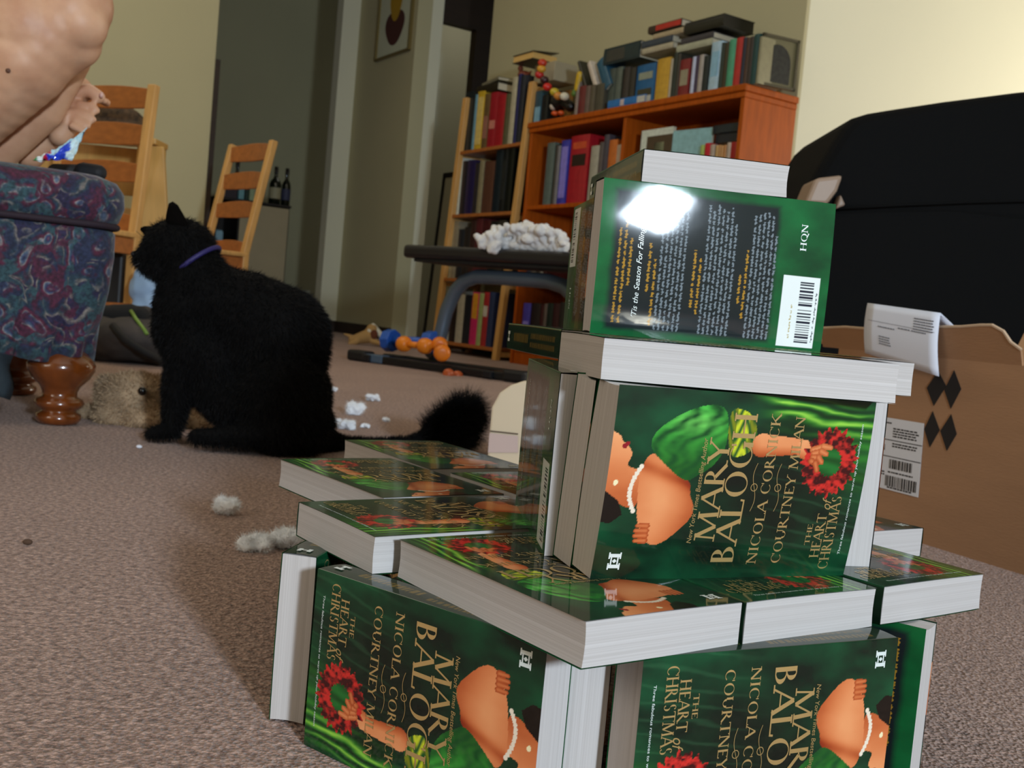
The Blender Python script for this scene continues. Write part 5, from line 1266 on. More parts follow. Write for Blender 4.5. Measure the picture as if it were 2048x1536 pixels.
def drop_table():
    Y = 4.55; root = empty('folding_table', atY(300, 400, Y) * 1.0, 'light pine folding table with hanging leaf behind the left chair', 'table')
    root.location.z = 0; bpy.context.view_layer.update()
    pl = mat('pale_pine', '#d6a95e', 0.45, coat=0.2, var=0.1, vscale=8, stretch=(5, 5, 0.7))
    tr_, tl_ = atY(328, 279, Y), atY(170, 262, Y)
    X = Vector((1, 0.12, 0)).normalized(); N = Vector((-X.y, X.x, 0)); xr = tr_.x; zt = tr_.z
    mb = MB(); mb.box(Vector((xr - 0.34, Y + 0.07, zt - 0.0125)), (0.62, 0.16, 0.025)); part(mb, 'table_top', pl, root, bevel=0.004)
    mb = MB()
    pts = [Vector((xr - 0.11, Y, zt - 0.03)), Vector((xr - 0.0, Y, zt - 0.03)), Vector((xr + 0.055, Y + 0.02, 0.33)), Vector((xr - 0.12, Y, 0.33))]
    mb.prism(pts, Vector((0, 0.022, 0))); part(mb, 'leaf', pl, root, bevel=0.003)
    for (x, y) in ((xr - 0.58, Y + 0.05), (xr - 0.06, Y + 0.07), (xr - 0.58, Y + 0.13), (xr - 0.06, Y + 0.13)):
        mb = MB(); mb.box(Vector((x, y, (zt - 0.025) / 2)), (0.045, 0.045, zt - 0.025)); part(mb, 'leg', pl, root, bevel=0.003)
    mb = MB(); mb.box(Vector((xr - 0.32, Y + 0.08, zt - 0.14)), (0.5, 0.025, 0.20)); part(mb, 'drawer_front', pl, root, bevel=0.003)
    mb = MB(); mb.box(Vector((xr - 0.32, Y + 0.07, 0.45)), (0.5, 0.02, 0.24)); part(mb, 'lower_panel', pl, root, bevel=0.003)
    # dark patterned cloth or basket heap on the table
    c = atY(225, 226, Y + 0.07)
    me = blob_mesh('basket', [('e', c + Vector((0, 0, -0.05)), (0.15, 0.07, 0.095)), ('e', c + Vector((0.07, 0, -0.07)), (0.10, 0.065, 0.07))], 0.008, 4)
    for v in me.vertices:
        if v.co.z < zt + 0.001: v.co.z = zt + 0.001
    m = mat('woven_dark', '#4c3a28', 0.8, var=0.7, vscale=45, bump=0.8, bscale=70)
    tag(link('dark_basket', me, m), 'dark speckled heap on the table, seen through the left chair', 'basket')
drop_table()

# ------------------------------------------------------------------ low cabinet with bottles
def cabinet():
    a = 8.62; b1 = VB.dot(onplane(580, 412, UA, a)); zt = onplane(580, 412, UA, a).z; b0 = b1 - 0.62
    r = empty('low_cabinet', AB(a, (b0 + b1) / 2, 0), 'low cabinet with pale door against the far dim wall, bottles on top', 'cabinet'); bpy.context.view_layer.update()
    dk = mat('dark_cabinet_wood', '#1c130c', 0.5); door = mat('cream_door', '#b5a584', 0.6, var=0.08, vscale=3)
    def bx(nm, A0, A1, B0, B1, z0, z1, m, bev=0.002):
        mb = MB(); mb.box(AB((A0 + A1) / 2, (B0 + B1) / 2, (z0 + z1) / 2), (A1 - A0, B1 - B0, z1 - z0), RB); return part(mb, nm, m, r, bevel=bev)
    bx('top', a - 0.01, a + 0.4, b0 - 0.01, b1 + 0.01, zt - 0.02, zt, dk)
    bx('side', a, a + 0.39, b1 - 0.018, b1, 0, zt - 0.02, dk); bx('side', a, a + 0.39, b0, b0 + 0.018, 0, zt - 0.02, dk)
    bx('back', a + 0.37, a + 0.39, b0, b1, 0, zt - 0.02, dk); bx('bottom', a, a + 0.39, b0, b1, 0.05, 0.07, dk)
    bx('door', a - 0.018, a, b0 + 0.2, b1 - 0.012, 0.08, zt - 0.03, door)
    bx('divider', a, a + 0.37, b0 + 0.19, b0 + 0.205, 0.07, zt - 0.02, dk); bx('shelf', a + 0.01, a + 0.37, b0 + 0.018, b0 + 0.2, 0.62, 0.635, dk)
    glass = mat('dark_bottle_glass', '#0c140c', 0.08, coat=1.0); lab = mat('bottle_label', '#a8a080', 0.6); lab2 = mat('blue_label', '#3a3c58', 0.6); cap = mat('bottle_foil', '#241c18', 0.3)
    for (px, lm, sc, nm) in ((548, lab, 1.0, 'dark bottle with wide cream label, left one beside the chair post'), (570, lab2, 0.98, 'slim dark bottle with blue-grey label, rightmost on the low cabinet'), (470, None, 1.0, 'dark bottle on the low cabinet seen through the upper chair gap')):
        p = onplane(px, 408, UA, a + 0.12); bb = VB.dot(p); o = AB(a + 0.12, bb, zt)
        br = empty('bottle', o, nm, 'bottle', 'bottles on the low cabinet'); w = 0.045 * (1.1 if lm is lab else 0.85)
        MB().lathe([(w * .9, 0), (w, .006), (w, .17), (w * .85, .195), (w * .4, .225), (.0145, .24), (.0145, .30), (.016, .302), (.016, .312), (.012, .314)], (0, 0, 0), 20).build('glass', glass, br, smooth=True)
        MB().lathe([(.0165, .262), (.0168, .265), (.0168, .316), (.013, .318)], (0, 0, 0), 16).build('cap', cap, br, smooth=True)
        if lm: MB().lathe([(w + .0006, .05), (w + .0008, .052), (w + .0008, .14), (w + .0006, .142)], (0, 0, 0), 20).build('label', lm, br, smooth=True)
    # boxes and tins seen through the chair slats
    for (px0, px1, hh, c, nm) in ((440, 452, 0.14, '#5a5058', 'greyish box on the low cabinet, left end, behind the chair slats'), (452, 474, 0.16, '#3a3038', 'dark plum box on the low cabinet behind the chair slats'), (476, 488, 0.17, '#7cb0b8', 'pale blue tin on the low cabinet behind the chair'), (490, 497, 0.15, '#1e3a30', 'dark green slim tin on the low cabinet behind the chair'), (498, 508, 0.165, '#a8b890', 'pale green tin on the low cabinet behind the chair')):
        p0 = VB.dot(onplane(px0, 405, UA, a + 0.03)); p1 = VB.dot(onplane(px1, 405, UA, a + 0.03))
        mb = MB(); mb.box(AB(a + 0.06, (p0 + p1) / 2, zt + hh / 2 + 0.0005), (0.06, abs(p1 - p0) - 0.004, hh), RB); tag(mb.build('tin_box', cover_mat(c), bevel=0.004), nm, 'box', 'tins and boxes on the low cabinet')
    p = VB.dot(onplane(437, 466, UA, a + 0.05)); mb = MB(); mb.box(AB(a + 0.1, p, 0.69), (0.1, 0.09, 0.10), RB)
    tag(mb.build('jar', cover_mat('#9cc4d8'), bevel=0.02), 'pale blue jar on the open shelf of the low cabinet', 'jar')
cabinet()
pl_ = MB(); _p = onplane(612, 592, UA, 10.38); pl_.box(Vector((_p.x, _p.y, _p.z)), (0.01, 0.08, 0.12), RB)
tag(pl_.build('wall_outlet', mat('outlet_plastic', '#d8dcd0', 0.4), bevel=0.003), 'small white wall outlet low on the far dim wall', 'outlet')
pl_ = None
# ------------------------------------------------------------------ weight bench and what lies on it
BP0 = Vector((-0.737, 4.795, 0)); BD = Vector((0.803, -0.596, 0)).normalized(); BN = Vector((-BD.y, BD.x, 0))   # BN points away
def bench():
    r = empty('weight_bench', BP0 + BD * 0.5, 'flat black padded weight bench with grey curved tube legs', 'bench'); bpy.context.view_layer.update()
    vin = mat('black_vinyl', '#14151a', 0.35, coat=0.4, coatr=0.2); tube = mat('grey_steel_tube', '#6c7c8c', 0.35, metal=0.6); rub = mat('rubber', '#0c0c0e', 0.6)
    zt = 0.535
    c = BP0 + BD * 0.72 + BN * 0.24 + UP * (zt - 0.03)
    mb = MB(); mb.box(c, (1.10, 0.27, 0.058), (BD, BN, UP)); part(mb, 'pad', vin, r, bevel=0.018, bseg=3)
    mb = MB(); mb.box(c - UP * 0.036, (0.98, 0.24, 0.014), (BD, BN, UP)); part(mb, 'pad_board', rub, r, bevel=0.003)
    def at(d, z, n=0.24): return BP0 + BD * d + BN * n + UP * z
    pts = [at(0.27, 0.05)] + [at(0.30 + 0.01 * k, 0.05 + 0.05 * k) for k in range(1, 5)] + [at(0.36, 0.30), at(0.385, 0.35), at(0.43, 0.395), at(0.50, 0.418), at(0.60, 0.42), at(0.78, 0.42), at(0.88, 0.418), at(0.96, 0.40), at(1.02, 0.36), at(1.06, 0.30), at(1.09, 0.2), at(1.11, 0.05)]
    mb = MB(); mb.tube(pts, 0.032, 14); part(mb, 'tube_frame', tube, r, smooth=True)
    mb = MB(); mb.box(at(0.48, 0.02, 0.02), (0.96, 0.05, 0.032), (BD, BN, UP)); part(mb, 'base_bar', mat('black_steel', '#101214', 0.35), r, bevel=0.006)
    mb = MB(); mb.box(at(0.55, 0.02, 0.24), (1.1, 0.05, 0.032), (BD, BN, UP)); part(mb, 'base_bar', mat('black_steel', '#101214', 0.35), r, bevel=0.006)
    for d in (0.12, 0.80):
        mb = MB(); mb.box(at(d, 0.02, 0.13), (0.05, 0.3, 0.032), (BD, BN, UP)); part(mb, 'cross_bar', mat('black_steel_bar', '#14161a', 0.35), r, bevel=0.006)
    mb = MB(); mb.box(at(0.16, 0.021, 0.018), (0.10, 0.054, 0.036), (BD, BN, UP)); part(mb, 'bare_tube_end', mat('blue_grey_steel', '#5a7088', 0.35, metal=0.4), r, bevel=0.005)
    for d, n in ((0.055, 0.02), (0.93, 0.02)):
        mb = MB(); mb.box(at(d, 0.025, n), (0.11, 0.075, 0.048), (BD, BN, UP)); part(mb, 'rubber_end', rub, r, bevel=0.012)
bench()
def dumbbell(pa, pb, rh, rr, col, label, hexa=False):
    pa, pb = Vector(pa), Vector(pb); d = (pb - pa).normalized(); c = (pa + pb) / 2
    r = empty('dumbbell', c - UP * rh, label, 'dumbbell', None); bpy.context.view_layer.update()
    m = mat('vinyl_' + col[1:], col, 0.4, var=0.05)
    if hexa:
        for q in (pa, pb):
            mb = MB(); mb.tube([q - d * rr, q - d * rr * 0.9, q + d * rr * 0.9, q + d * rr], [rh * .9, rh, rh, rh * .9], 8); part(mb, 'head', m, r, bevel=0.003)
    else:
        for q in (pa, pb):
            mb = MB(); n = 10; mb.tube([q + d * (rr * math.cos(math.pi * (1 - k / n))) for k in range(n + 1)], [max(0.004, rh * math.sin(math.pi * (0.06 + 0.88 * k / n)) ** 0.6) for k in range(n + 1)], 16); part(mb, 'head', m, r, smooth=True)
    mb = MB(); mb.tube([pa, pb], rh * 0.42, 12); part(mb, 'handle', m, r, smooth=True)
def onbench(px, py, n): return onplane(px, py, BN, BN.dot(BP0) + n)
dumbbell(onbench(781, 681, 0.20), onbench(862, 685, 0.20), 0.052, 0.026, '#2458b0', 'blue dumbbell standing behind the orange ones on the bench base', True)
dumbbell(onbench(808, 688, 0.04), onbench(850, 692, 0.04), 0.035, 0.030, '#e8821c', 'orange dumbbell at left, in front of the blue dumbbell')
dumbbell(onbench(879, 690, 0.09), onbench(884, 706, -0.03), 0.036, 0.026, '#e07818', 'orange dumbbell at right, pointing towards the viewer')
dumbbell(onbench(897, 748, -0.09), onbench(915, 752, -0.03), 0.022, 0.02, '#b8562a', 'rusty orange dumbbell on the carpet beneath the bench bar')
# bunched white rope cloth on the bench
def rag():
    rng = random.Random(5); S = []
    poly = [(965, 478), (975, 490), (985, 497), (985, 470), (1000, 462), (1020, 458), (1040, 455), (1058, 452), (1075, 458), (1095, 462), (1115, 470), (1128, 482), (1000, 478), (1020, 475), (1045, 475), (1070, 476), (1095, 480), (1110, 484), (1030, 465), (1060, 464), (1082, 470)]
    for (x, y) in poly:
        for k in range(5):
            p = onbench(x + rng.uniform(-10, 10), y + rng.uniform(-6, 6), 0.14 + rng.uniform(-0.035, 0.08) if x > 985 else 0.10)
            S.append(('e', p, (rng.uniform(.012, .026), rng.uniform(.012, .03), rng.uniform(.010, .022)), (rng.uniform(0, 3), rng.uniform(0, 3), rng.uniform(0, 3))))
    S.append(('c', onbench(990, 488, 0.16), 0.02, onbench(1125, 494, 0.16), 0.03))
    me = blob_mesh('white_rope_cloth', S, 0.0055, 1)
    for v in me.vertices:
        n = noise.noise(v.co * 60) * 0.006 + noise.noise(v.co * 25) * 0.006; v.co += v.normal * n
    tag(link('rope_cloth', me, mat('white_cotton', '#e6e6e6', 0.9, bump=0.6, bscale=150)), 'bunched white cotton rope or cloth lying on the black bench pad', 'cloth')
rag()
# ------------------------------------------------------------------ plush dog lying by the wall
def plush_dog():
    Y = 6.6
    def P(x, y, d=0): return atY(x, y, Y + d)
    r = empty('plush_dog', P(745, 690) * 1.0, 'small tan and white plush dog lying on the carpet by the wall', 'toy'); bpy.context.view_layer.update()
    tan = mat('tan_plush', '#a5814e', 0.95, bump=0.5, bscale=120); wh = mat('white_plush', '#cbc6b4', 0.95, bump=0.5, bscale=120); br = mat('brown_plush', '#5c2e18', 0.95)
    b = blob_mesh('dog_body', [('c', P(705, 680), 0.026, P(738, 672), 0.045), ('c', P(738, 672), 0.04, P(744, 660), 0.038), ('c', P(712, 684, -.03), 0.02, P(700, 687, -.05), 0.014), ('c', P(745, 682, -.02), 0.02, P(760, 687, -.05), 0.015), ('c', P(700, 672), .012, P(688, 668), .007)], 0.006, 3); wchild(link('body', b, tan), r)
    b = blob_mesh('dog_muzzle', [('c', P(746, 652), 0.018, P(763, 672), 0.020), ('s', P(765, 678), 0.018), ('s', P(740, 662, -.02), .02)], 0.005, 2); wchild(link('muzzle', b, wh), r)
    b = blob_mesh('dog_ear', [('e', P(748, 669, -0.035), (0.026, 0.01, 0.03))], 0.005, 2); wchild(link('ear', b, br), r)
    b = blob_mesh('dog_nose', [('s', P(768, 684, -0.01), 0.012)], 0.004, 1); wchild(link('nose', b, mat('dog_nose_black', '#100c0a', 0.5)), r)
plush_dog()
# ------------------------------------------------------------------ teddy lying behind the cat paws
def teddy():
    Y = 1.98
    def P(x, y, d=0): return atY(x, y, Y + d)
    r = empty('teddy_bear', Vector((P(265, 850).x, Y, 0)), 'fluffy tan plush bear lying between the ottoman foot and the cat', 'toy'); bpy.context.view_layer.update()
    S = [('e', P(270, 800), (0.068, 0.055, 0.052)), ('e', P(215, 775), (0.024, 0.02, 0.026)), ('e', P(322, 800, .03), (0.05, 0.04, 0.046)), ('e', P(298, 838, -.04), (0.05, 0.028, 0.020)), ('e', P(235, 830, -0.02), (0.045, 0.035, 0.026)), ('e', P(330, 835, 0.05), (0.07, 0.05, 0.03)), ('e', P(380, 850, 0.02), (0.04, 0.03, 0.022)), ('e', P(208, 795), (0.018, 0.02, 0.02)), ('e', P(190, 828, .02), (0.04, 0.02, 0.018)), ('e', P(262, 838, 0.01), (0.06, 0.04, 0.034))]
    for s_ in S:
        pass
    me = blob_mesh('teddy_body', S, 0.005, 3)
    for v in me.vertices: v.co.z = max(v.co.z, 0.001)
    m = mat('tan_curly_fur', '#9c8468', 0.95, var=0.3, vscale=25, bump=0.8, bscale=160)
    body = wchild(link('body', me, m), r)
    wchild(fur('fur', me, 9000, 0.010, 0.0022, mat('tan_fur_hair', '#a88c6c', 0.9), None, 9, lean=(0, 0, -0.3), jitter=1.2), r)
    for (x, y, d) in ((285, 782, -0.052),):
        e = blob_mesh('teddy_eye', [('s', P(x, y, d), 0.008)], 0.002, 1); wchild(link('eye', e, mat('button_black', '#0c0a0a', 0.2)), r)
teddy()
# ------------------------------------------------------------------ dark backpack
def backpack():
    Y = 3.45
    def P(x, y, d=0): return atY(x, y, Y + d)
    r = empty('backpack', Vector((P(260, 720).x, Y, 0)), 'dark grey cloth backpack slumped on the carpet, green edged, behind the cat chest', 'bag'); bpy.context.view_layer.update()
    S = [('e', P(260, 680), (0.17, 0.13, 0.075)), ('c', P(200, 665), 0.06, P(330, 690), 0.07), ('c', P(215, 640, .05), 0.045, P(290, 638, .05), 0.04), ('c', P(180, 690), 0.05, P(330, 700), 0.055), ('e', P(200, 690, -.02), (0.08, 0.07, 0.06))]
    me = blob_mesh('backpack_body', S, 0.008, 4)
    for v in me.vertices:
        v.co += v.normal * (noise.noise(v.co * 12) * 0.016 + noise.noise(v.co * 30) * 0.005); v.co.z = max(v.co.z, 0.001)
    wchild(link('body', me, mat('charcoal_cloth', '#3a3431', 0.9, var=0.25, vscale=12, bump=0.4, bscale=200)), r)
    fl = blob_mesh('backpack_flap', [('c', P(205, 628, 0.02), 0.03, P(280, 632, .02), 0.034), ('c', P(225, 622, 0.02), 0.022, P(262, 622, .02), 0.024)], 0.007, 3); wchild(link('flap', fl, mat('black_cloth', '#111010', 0.9)), r)
    mb = MB(); mb.tube([P(262, 622, -.02), P(272, 638, -.06), P(285, 655, -.08), P(294, 668, -.10)], 0.006, 8); part(mb, 'green_trim', mat('green_piping', '#6e8c34', 0.5), r, smooth=True)
    mb = MB(); mb.tube([P(225, 650, -.13), P(250, 680, -.155), P(290, 705, -.15), P(325, 722, -.12)], 0.012, 8); part(mb, 'strap', mat('black_webbing', '#0e0c0c', 0.8), r, smooth=True)
backpack()
def blue_bag():
    c = atY(296, 575, 4.0)
    me = blob_mesh('blue_bag', [('e', c, (0.07, 0.05, 0.085)), ('e', c + Vector((0.02, 0, -0.1)), (0.08, 0.06, 0.09)), ('e', c + Vector((0.03, 0, -0.2)), (0.09, 0.07, 0.10))], 0.008, 3)
    for v in me.vertices:
        v.co += v.normal * noise.noise(v.co * 22) * 0.012; v.co.z = max(v.co.z, 0.001)
    tag(link('plastic_bag', me, mat('pale_blue_plastic', '#93b4d8', 0.4, var=0.1, vscale=14)), 'pale blue plastic bag on the floor beside the left chair, behind the cat chin', 'bag')
    mb = MB(); mb.box(atY(295, 628, 3.86) - UP * 0.03, (0.16, 0.1, 0.05)); o = mb.build('orange_box', mat('orange_card', '#a85a20', 0.6), bevel=0.004); tag(o, 'orange-brown box edge showing between the backpack and the cat', 'box')
    o.location.z = 0
    mb = MB(); c = atY(232, 515, 4.35); mb.box(Vector((c.x, c.y, 0.24)), (0.13, 0.2, 0.26)); 
    tag(mb.build('black_crate', mat('black_plastic', '#0e0e10', 0.5), bevel=0.01), 'black case under the seat of the left chair', 'case')
blue_bag()
# ------------------------------------------------------------------ tufts of white stuffing
def tuft(px, py, wpx, hpx, label, seed):
    c = onfloor(px, py + hpx * 0.5); K = c.y / FPX; rng = random.Random(seed); w = wpx * K / 2; h = hpx * K * 0.5; S = []
    c = c + Vector((0, min(w, 0.02), 0))
    for k in range(12):
        S.append(('s', c + Vector((rng.uniform(-w, w) * 0.72, rng.uniform(-w, w) * 0.5, h * rng.uniform(0.5, 1.35))), max(0.0035, h * rng.uniform(0.45, 0.8))))
    me = blob_mesh('tuft', S, max(0.0018, h * 0.16), 2)
    for v in me.vertices: v.co += v.normal * noise.noise(v.co * 140) * h * 0.3; v.co.z = max(v.co.z, 0.0002)
    o = link('stuffing_tuft', me, M['fluff']); tag(o, label, 'stuffing', 'tufts of white toy stuffing on the carpet')
    f = fur('fibres', me, int(500 + 300 * wpx / 20), h * 0.6, 0.0005, M['fluff'], o, seed, lean=(0, 0, 0.1), jitter=1.5)
M['fluff'] = mat('white_polyester_fill', '#eef0f4', 0.9, sheen=0.5)
for i, a in enumerate([(707, 818, 34, 26, 'round white stuffing tuft right of the cat, the tallest one there'), (743, 796, 40, 14, 'flat white stuffing tuft farthest back, right of the cat'), (690, 850, 34, 20, 'white stuffing tuft nearest the cat rump'), (672, 842, 18, 10, 'small stuffing scrap touching the cat rump at right'), (729, 853, 26, 8, 'thin flat stuffing scrap between the rump tuft and the tail'), (772, 840, 16, 9, 'tiny isolated stuffing scrap above the tail'), (668, 779, 10, 9, 'tiny bluish stuffing scrap at the cat back edge'), (441, 1016, 56, 36, 'white stuffing tuft alone on the open carpet left of the tower'), (505, 1086, 56, 44, 'white stuffing tuft, left half of the pair near the tower'), (566, 1080, 66, 46, 'white stuffing tuft, right half of the pair, against the tower')]):
    tuft(*a, 20 + i)
for i, (x, y, l) in enumerate([(55, 1090, 'dark crumb on the carpet at far left'), (278, 897, 'pale crumb on the carpet below the cat paws')]):
    c = onfloor(x, y); me = blob_mesh('crumb', [('e', c + UP * 0.003, (0.005, 0.003, 0.003))], 0.001, 1); tag(link('crumb', me, mat('crumb_%d' % i, '#4a3424' if i == 0 else '#d8d8e0', 0.9)), l, 'crumb')

# ------------------------------------------------------------------ carton on the right
def carton():
    P1, P2 = onfloor(1870, 1095), onfloor(2047, 1150)
    D = (P2 - P1).normalized(); N = Vector((-D.y, D.x, 0)); 
    if N.x < 0: N = -N                        # N points away, into the box
    kn = N.dot(P1)
    def F(px, py): return onplane(px, py, N, kn)
    left = F(1640, 1040); left.z = 0
    Lw = (P2 - left).dot(D) + 0.10; zt = F(1881, 716).z; dep = 0.36
    r = empty('carton', left + D * Lw / 2, 'open brown cardboard carton with black diamond marks, behind the books at right', 'box'); bpy.context.view_layer.update()
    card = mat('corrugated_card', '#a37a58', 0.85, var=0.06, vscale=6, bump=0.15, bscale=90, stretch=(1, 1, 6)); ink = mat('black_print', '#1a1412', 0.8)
    th = 0.004
    def wall(nm, o, a, wv, hz, m=card):
        mb = MB(); b = a.cross(UP).normalized(); mb.box(o + a * wv / 2 + UP * hz / 2, (wv, th, hz), (a, b, UP)); return part(mb, nm, m, r)
    wall('side_wall', left + N * th / 2, D, Lw, zt); wall('side_wall', left + N * (dep - th / 2), D, Lw, zt)
    wall('end_wall', left + N * th + D * th / 2, N, dep - 2 * th, zt); wall('end_wall', left + N * th + D * (Lw - th / 2), N, dep - 2 * th, zt)
    mb = MB(); mb.box(left + D * Lw / 2 + N * dep / 2 + UP * th / 2, (Lw - .01, dep - .01, th), (D, N, UP)); part(mb, 'bottom', card, r)
    # torn front flap standing up from the near edge
    top = [(1650, 657), (1700, 655), (1760, 660), (1830, 668), (1885, 655), (1935, 655), (1975, 652), (2000, 652), (2020, 664), (2030, 685), (2048, 700)]
    tp = [F(x, y) for x, y in top]
    bot = [left + D * ((p - left).dot(D)) + UP * zt for p in tp]
    outw = -N * 0.012
    mb = MB(); Vf = []
    for a, b in zip(bot, tp):
        b = b + outw * ((b.z - zt) / 0.04)
        a2, b2 = a + N * 0.003, b + N * 0.003
        Vf.append([mb.bm.verts.new(q) for q in (a, b, b2, a2)])
    for a, b in zip(Vf, Vf[1:]):
        for k in range(4): mb.bm.faces.new((a[k], a[(k + 1) % 4], b[(k + 1) % 4], b[k]))
    mb.bm.faces.new(Vf[0][::-1]); mb.bm.faces.new(Vf[-1]); part(mb, 'torn_flap', card, r)
    mb = MB(); mb.tube([b + outw * ((b.z - zt) / 0.04) + N * 0.0015 for b in tp], 0.0022, 6); part(mb, 'torn_edge', mat('torn_card_edge', '#c4a88c', 0.95), r)
    # far flap standing up, its lit inner side put into a lighter card colour
    f0 = left + N * dep + UP * zt; hb = 0.085
    mb = MB(); mb.prism([f0, f0 + D * (Lw * 0.8), f0 + D * (Lw * 0.78) + UP * (hb * .8) + N * 0.03, f0 + D * 0.01 + UP * hb + N * 0.03], N * 0.003); part(mb, 'back_flap', mat('card_inner_lit', '#b98f68', 0.85, var=0.05), r)
    mb = MB(); f1 = left + UP * zt; mb.prism([f1, f1 + N * dep, f1 + N * (dep - 0.01) - D * 0.10 + UP * 0.01, f1 + N * 0.01 - D * 0.10 + UP * 0.01], UP * 0.003); part(mb, 'end_flap', card, r)
    # four diamonds
    for dia in ([(1877, 742), (1893, 772), (1868, 812), (1854, 776)], [(1909, 740), (1923, 778), (1902, 818), (1889, 780)], [(1866, 822), (1880, 860), (1860, 895), (1849, 858)], [(1903, 828), (1914, 868), (1894, 902), (1881, 862)]):
        mb = MB(); mb.prism([F(*q) - N * 0.0004 for q in dia], -N * 0.0003); part(mb, 'diamond_mark', ink, r)
    # shipping label
    lb = empty('dummy') if False else None
    c4 = [F(1757, 832), F(1849, 847), F(1837, 995), F(1749, 972)]
    mb = MB(); mb.prism([q - N * 0.0006 for q in c4], -N * 0.0003); pap = part(mb, 'shipping_label', mat('label_paper', '#d8d8dc', 0.6), r)
    def LB(u, v):   # u right 0..1, v down 0..1
        return (c4[0].lerp(c4[1], u)).lerp(c4[3].lerp(c4[2], u), v) - N * 0.0011
    mb = MB()
    def quad(u0, v0, u1, v1): mb.bm.faces.new([mb.bm.verts.new(LB(*q)) for q in ((u0, v0), (u1, v0), (u1, v1), (u0, v1))])
    for v in (0.30, 0.53): quad(0, v, 1, v + 0.012)
    rng = random.Random(3)
    for (u0, u1, va, vb) in ((0.32, 0.82, 0.57, 0.70), (0.25, 0.95, 0.80, 0.95)):
        u = u0
        while u < u1:
            w = rng.choice([0.012, 0.02, 0.035]); quad(u, va, min(u + w, u1), vb); u += w + rng.choice([0.012, 0.02])
    for (u0, v0, n, w) in ((0.36, 0.13, 4, 0.5), (0.10, 0.06, 1, 0.2), (0.36, 0.34, 2, 0.5), (0.30, 0.74, 1, 0.55), (0.30, 0.955, 1, 0.5), (0.1, 0.75, 2, 0.1)):
        for k in range(n):
            u = u0
            while u < u0 + w: q = rng.uniform(0.03, 0.09); quad(u, v0 + k * 0.036, u + q * 0.8, v0 + k * 0.036 + 0.020); u += q
    Q, w = font_polys('AN')
    for q in Q:
        vs = [mb.bm.verts.new(LB(0.03 + 0.17 * a / w, 0.46 - 0.09 * b)) for a, b in q]; mb.bm.faces.new(vs)
    o = mb.build('label_print', ink); o.parent = pap
    # folded packing slip hung over the flap
    Yk = N * -0.02
    s = [(1735, 606), (1881, 626), (1878, 753), (1730, 706)]
    pk = kn - 0.022
    G = [onplane(x, y, N, pk) for x, y in s]
    back = [onplane(1881, 626, N, pk), onplane(1735, 606, N, pk), onplane(1752, 690, N, pk) + N * 0.045, onplane(1912, 709, N, pk) + N * 0.045]
    rr = empty('packing_slip', (G[2] + G[3]) / 2, 'folded white printed paper sheet hung over the carton flap', 'paper'); bpy.context.view_layer.update()
    rows = []
    for i in range(9):
        t = i / 8; rows.append([(G[3].lerp(G[0], t)).lerp(G[2].lerp(G[1], t), j / 8) - N * (0.004 * math.sin(math.pi * t)) for j in range(9)])
    for i in range(1, 9):
        t = i / 8; rows.append([(back[1].lerp(back[2], t)).lerp(back[0].lerp(back[3], t), j / 8) + N * (0.004 * math.sin(math.pi * t)) for j in range(9)])
    mb = MB(); mb.grid(rows); wchild(mb.build('sheet', mat('white_paper', '#dfe3f0', 0.6), smooth=True, solid=0.0004), rr)
    mb = MB()
    def GP(u, v): t = 1 - v; return (G[3].lerp(G[0], t)).lerp(G[2].lerp(G[1], t), u) - N * (0.004 * math.sin(math.pi * t) + 0.0007)
    def q2(u0, v0, u1, v1, sl=0.0): mb.bm.faces.new([mb.bm.verts.new(GP(*q)) for q in ((u0, v0), (u1, v0 + sl), (u1, v1 + sl), (u0, v1))])
    for (u0, v0, n, w) in ((0.68, 0.14, 5, 0.24), (0.20, 0.40, 1, 0.22), (0.48, 0.36, 1, 0.14), (0.66, 0.36, 1, 0.18), (0.22, 0.58, 4, 0.15)):
        for k in range(n):
            u = u0
            while u < u0 + w: q = rng.uniform(0.015, 0.04); q2(u, v0 + k * 0.045, u + q * 0.8, v0 + k * 0.045 + 0.018); u += q
    q2(0.05, 0.32, 0.96, 0.326, 0.0)
    wchild(mb.build('print', mat('grey_print', '#565a68', 0.7)), rr)
carton()
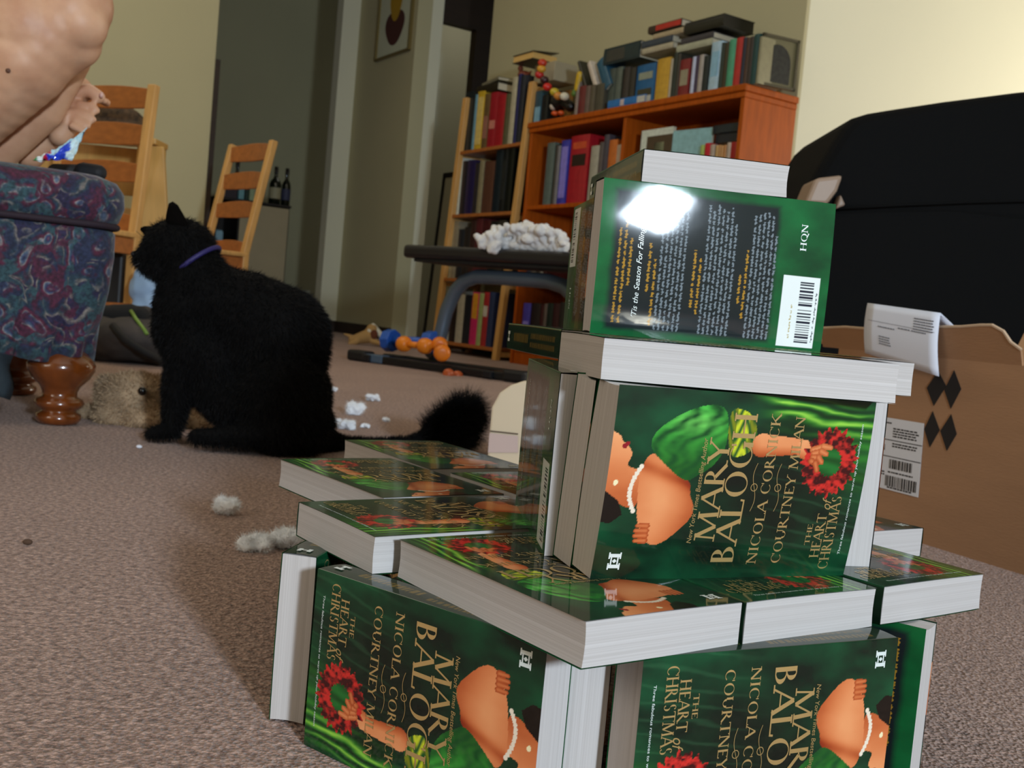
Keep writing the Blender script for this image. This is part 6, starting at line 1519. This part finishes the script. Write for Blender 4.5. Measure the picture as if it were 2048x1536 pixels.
# ------------------------------------------------------------------ black armchair
def armchair():
    Y = 2.15
    def P(x, y, d=0): return atY(x, y, Y + d)
    lea = mat('black_upholstery', '#060606', 0.85, spec=0.15, var=0.25, vscale=3, bump=0.25, bscale=250)
    r = empty('armchair', Vector((P(1850, 640).x, Y + 0.3, 0)), 'large black upholstered armchair at right behind the carton', 'armchair'); bpy.context.view_layer.update()
    up = [(1592, 432), (1618, 375), (1645, 325), (1672, 280), (1690, 252), (1712, 232), (1745, 222), (1800, 213), (1900, 198), (2048, 179), (2180, 168), (2330, 172), (2400, 240), (2440, 420), (2440, 480), (1700, 418)]
    mb = MB(); mb.prism([P(x, y) for x, y in up[:-1]] + [P(1640, 434)], Vector((0, 0.42, 0))); part(mb, 'upper_cushion', lea, r, bevel=0.03, bseg=4, smooth=False)
    zf = 0.0
    a = [P(1600, 430), P(2440, 480)]
    mb = MB(); x0 = P(1640, 430).x; x1 = P(2440, 480).x; z1 = P(1900, 412).z
    pts = [Vector((x0, Y - 0.004, 0.05)), Vector((x1, Y - 0.004, 0.05)), P(2440, 470) + Vector((0, -0.004, 0)), P(1900, 410) + Vector((0, -0.004, 0)), P(1650, 415) + Vector((0, -0.004, 0)), P(1615, 440) + Vector((0, -0.004, 0))]
    mb.prism(pts, Vector((0, 0.7, 0))); part(mb, 'body', lea, r, bevel=0.025, bseg=4)
    mb = MB(); mb.tube([P(1655, 418, -0.012), P(1800, 410, -0.012), P(1950, 404, -0.012), P(2200, 398, -.012)], 0.003, 8); part(mb, 'seam', lea, r, smooth=True)
    for x in (x0 + 0.06, x1 - 0.06):
        for y in (Y + 0.04, Y + 0.62):
            mb = MB(); mb.box(Vector((x, y, 0.025)), (0.05, 0.05, 0.05)); part(mb, 'foot', M['wood_dark'], r)
    mb = MB(); mb.prism([P(1632, 356, -0.03), P(1688, 349, -0.03), P(1676, 382, -0.03), P(1655, 410, -0.03), P(1610, 408, -0.03)], Vector((0, 0.1, 0))); part(mb, 'pale_armrest_end', mat('pale_beech', '#9c8470', 0.5), r, bevel=0.008)
    mb = MB(); mb.prism([P(1682, 388, -0.03), P(1692, 410, -0.03), P(1672, 418, -0.03)], Vector((0, 0.1, 0))); part(mb, 'pale_armrest_lower', mat('pale_beech_low', '#8c7868', 0.5), r, bevel=0.004)
armchair()
# ------------------------------------------------------------------ curved cream card panel lying behind the tower
def card_sheet():
    pts = [(975, 908), (978, 860), (982, 815), (998, 785), (1020, 770), (1045, 762), (1100, 758), (1160, 770), (1180, 905)]
    B = onfloor(1040, 905); Y = B.y - 0.15
    r = empty('card_panel', Vector((B.x, Y, 0)), 'cream card packaging with rounded corner standing on the carpet behind the tower', 'card'); bpy.context.view_layer.update()
    Pw = [atY(x, y, 1.65) for x, y in pts]
    zmin = 0.002
    Pw[0].z = zmin; Pw[-1].z = zmin
    mb = MB(); mb.prism(Pw, Vector((0.02, 0.05, 0))); part(mb, 'panel', mat('cream_card', '#c8b496', 0.7, var=0.05), r, bevel=0.004)
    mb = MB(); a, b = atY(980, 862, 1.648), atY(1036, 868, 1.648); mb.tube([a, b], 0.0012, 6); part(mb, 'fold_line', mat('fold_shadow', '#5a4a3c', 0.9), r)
    mb = MB(); q = [atY(979, 866, 1.6485), atY(1036, 872, 1.6485), atY(1036, 905, 1.6485), atY(976, 905, 1.6485)]; mb.prism(q, Vector((0, -0.001, 0))); part(mb, 'lower_band', mat('pinkish_card', '#b9a096', 0.7), r)
card_sheet()
bpy.context.view_layer.update()
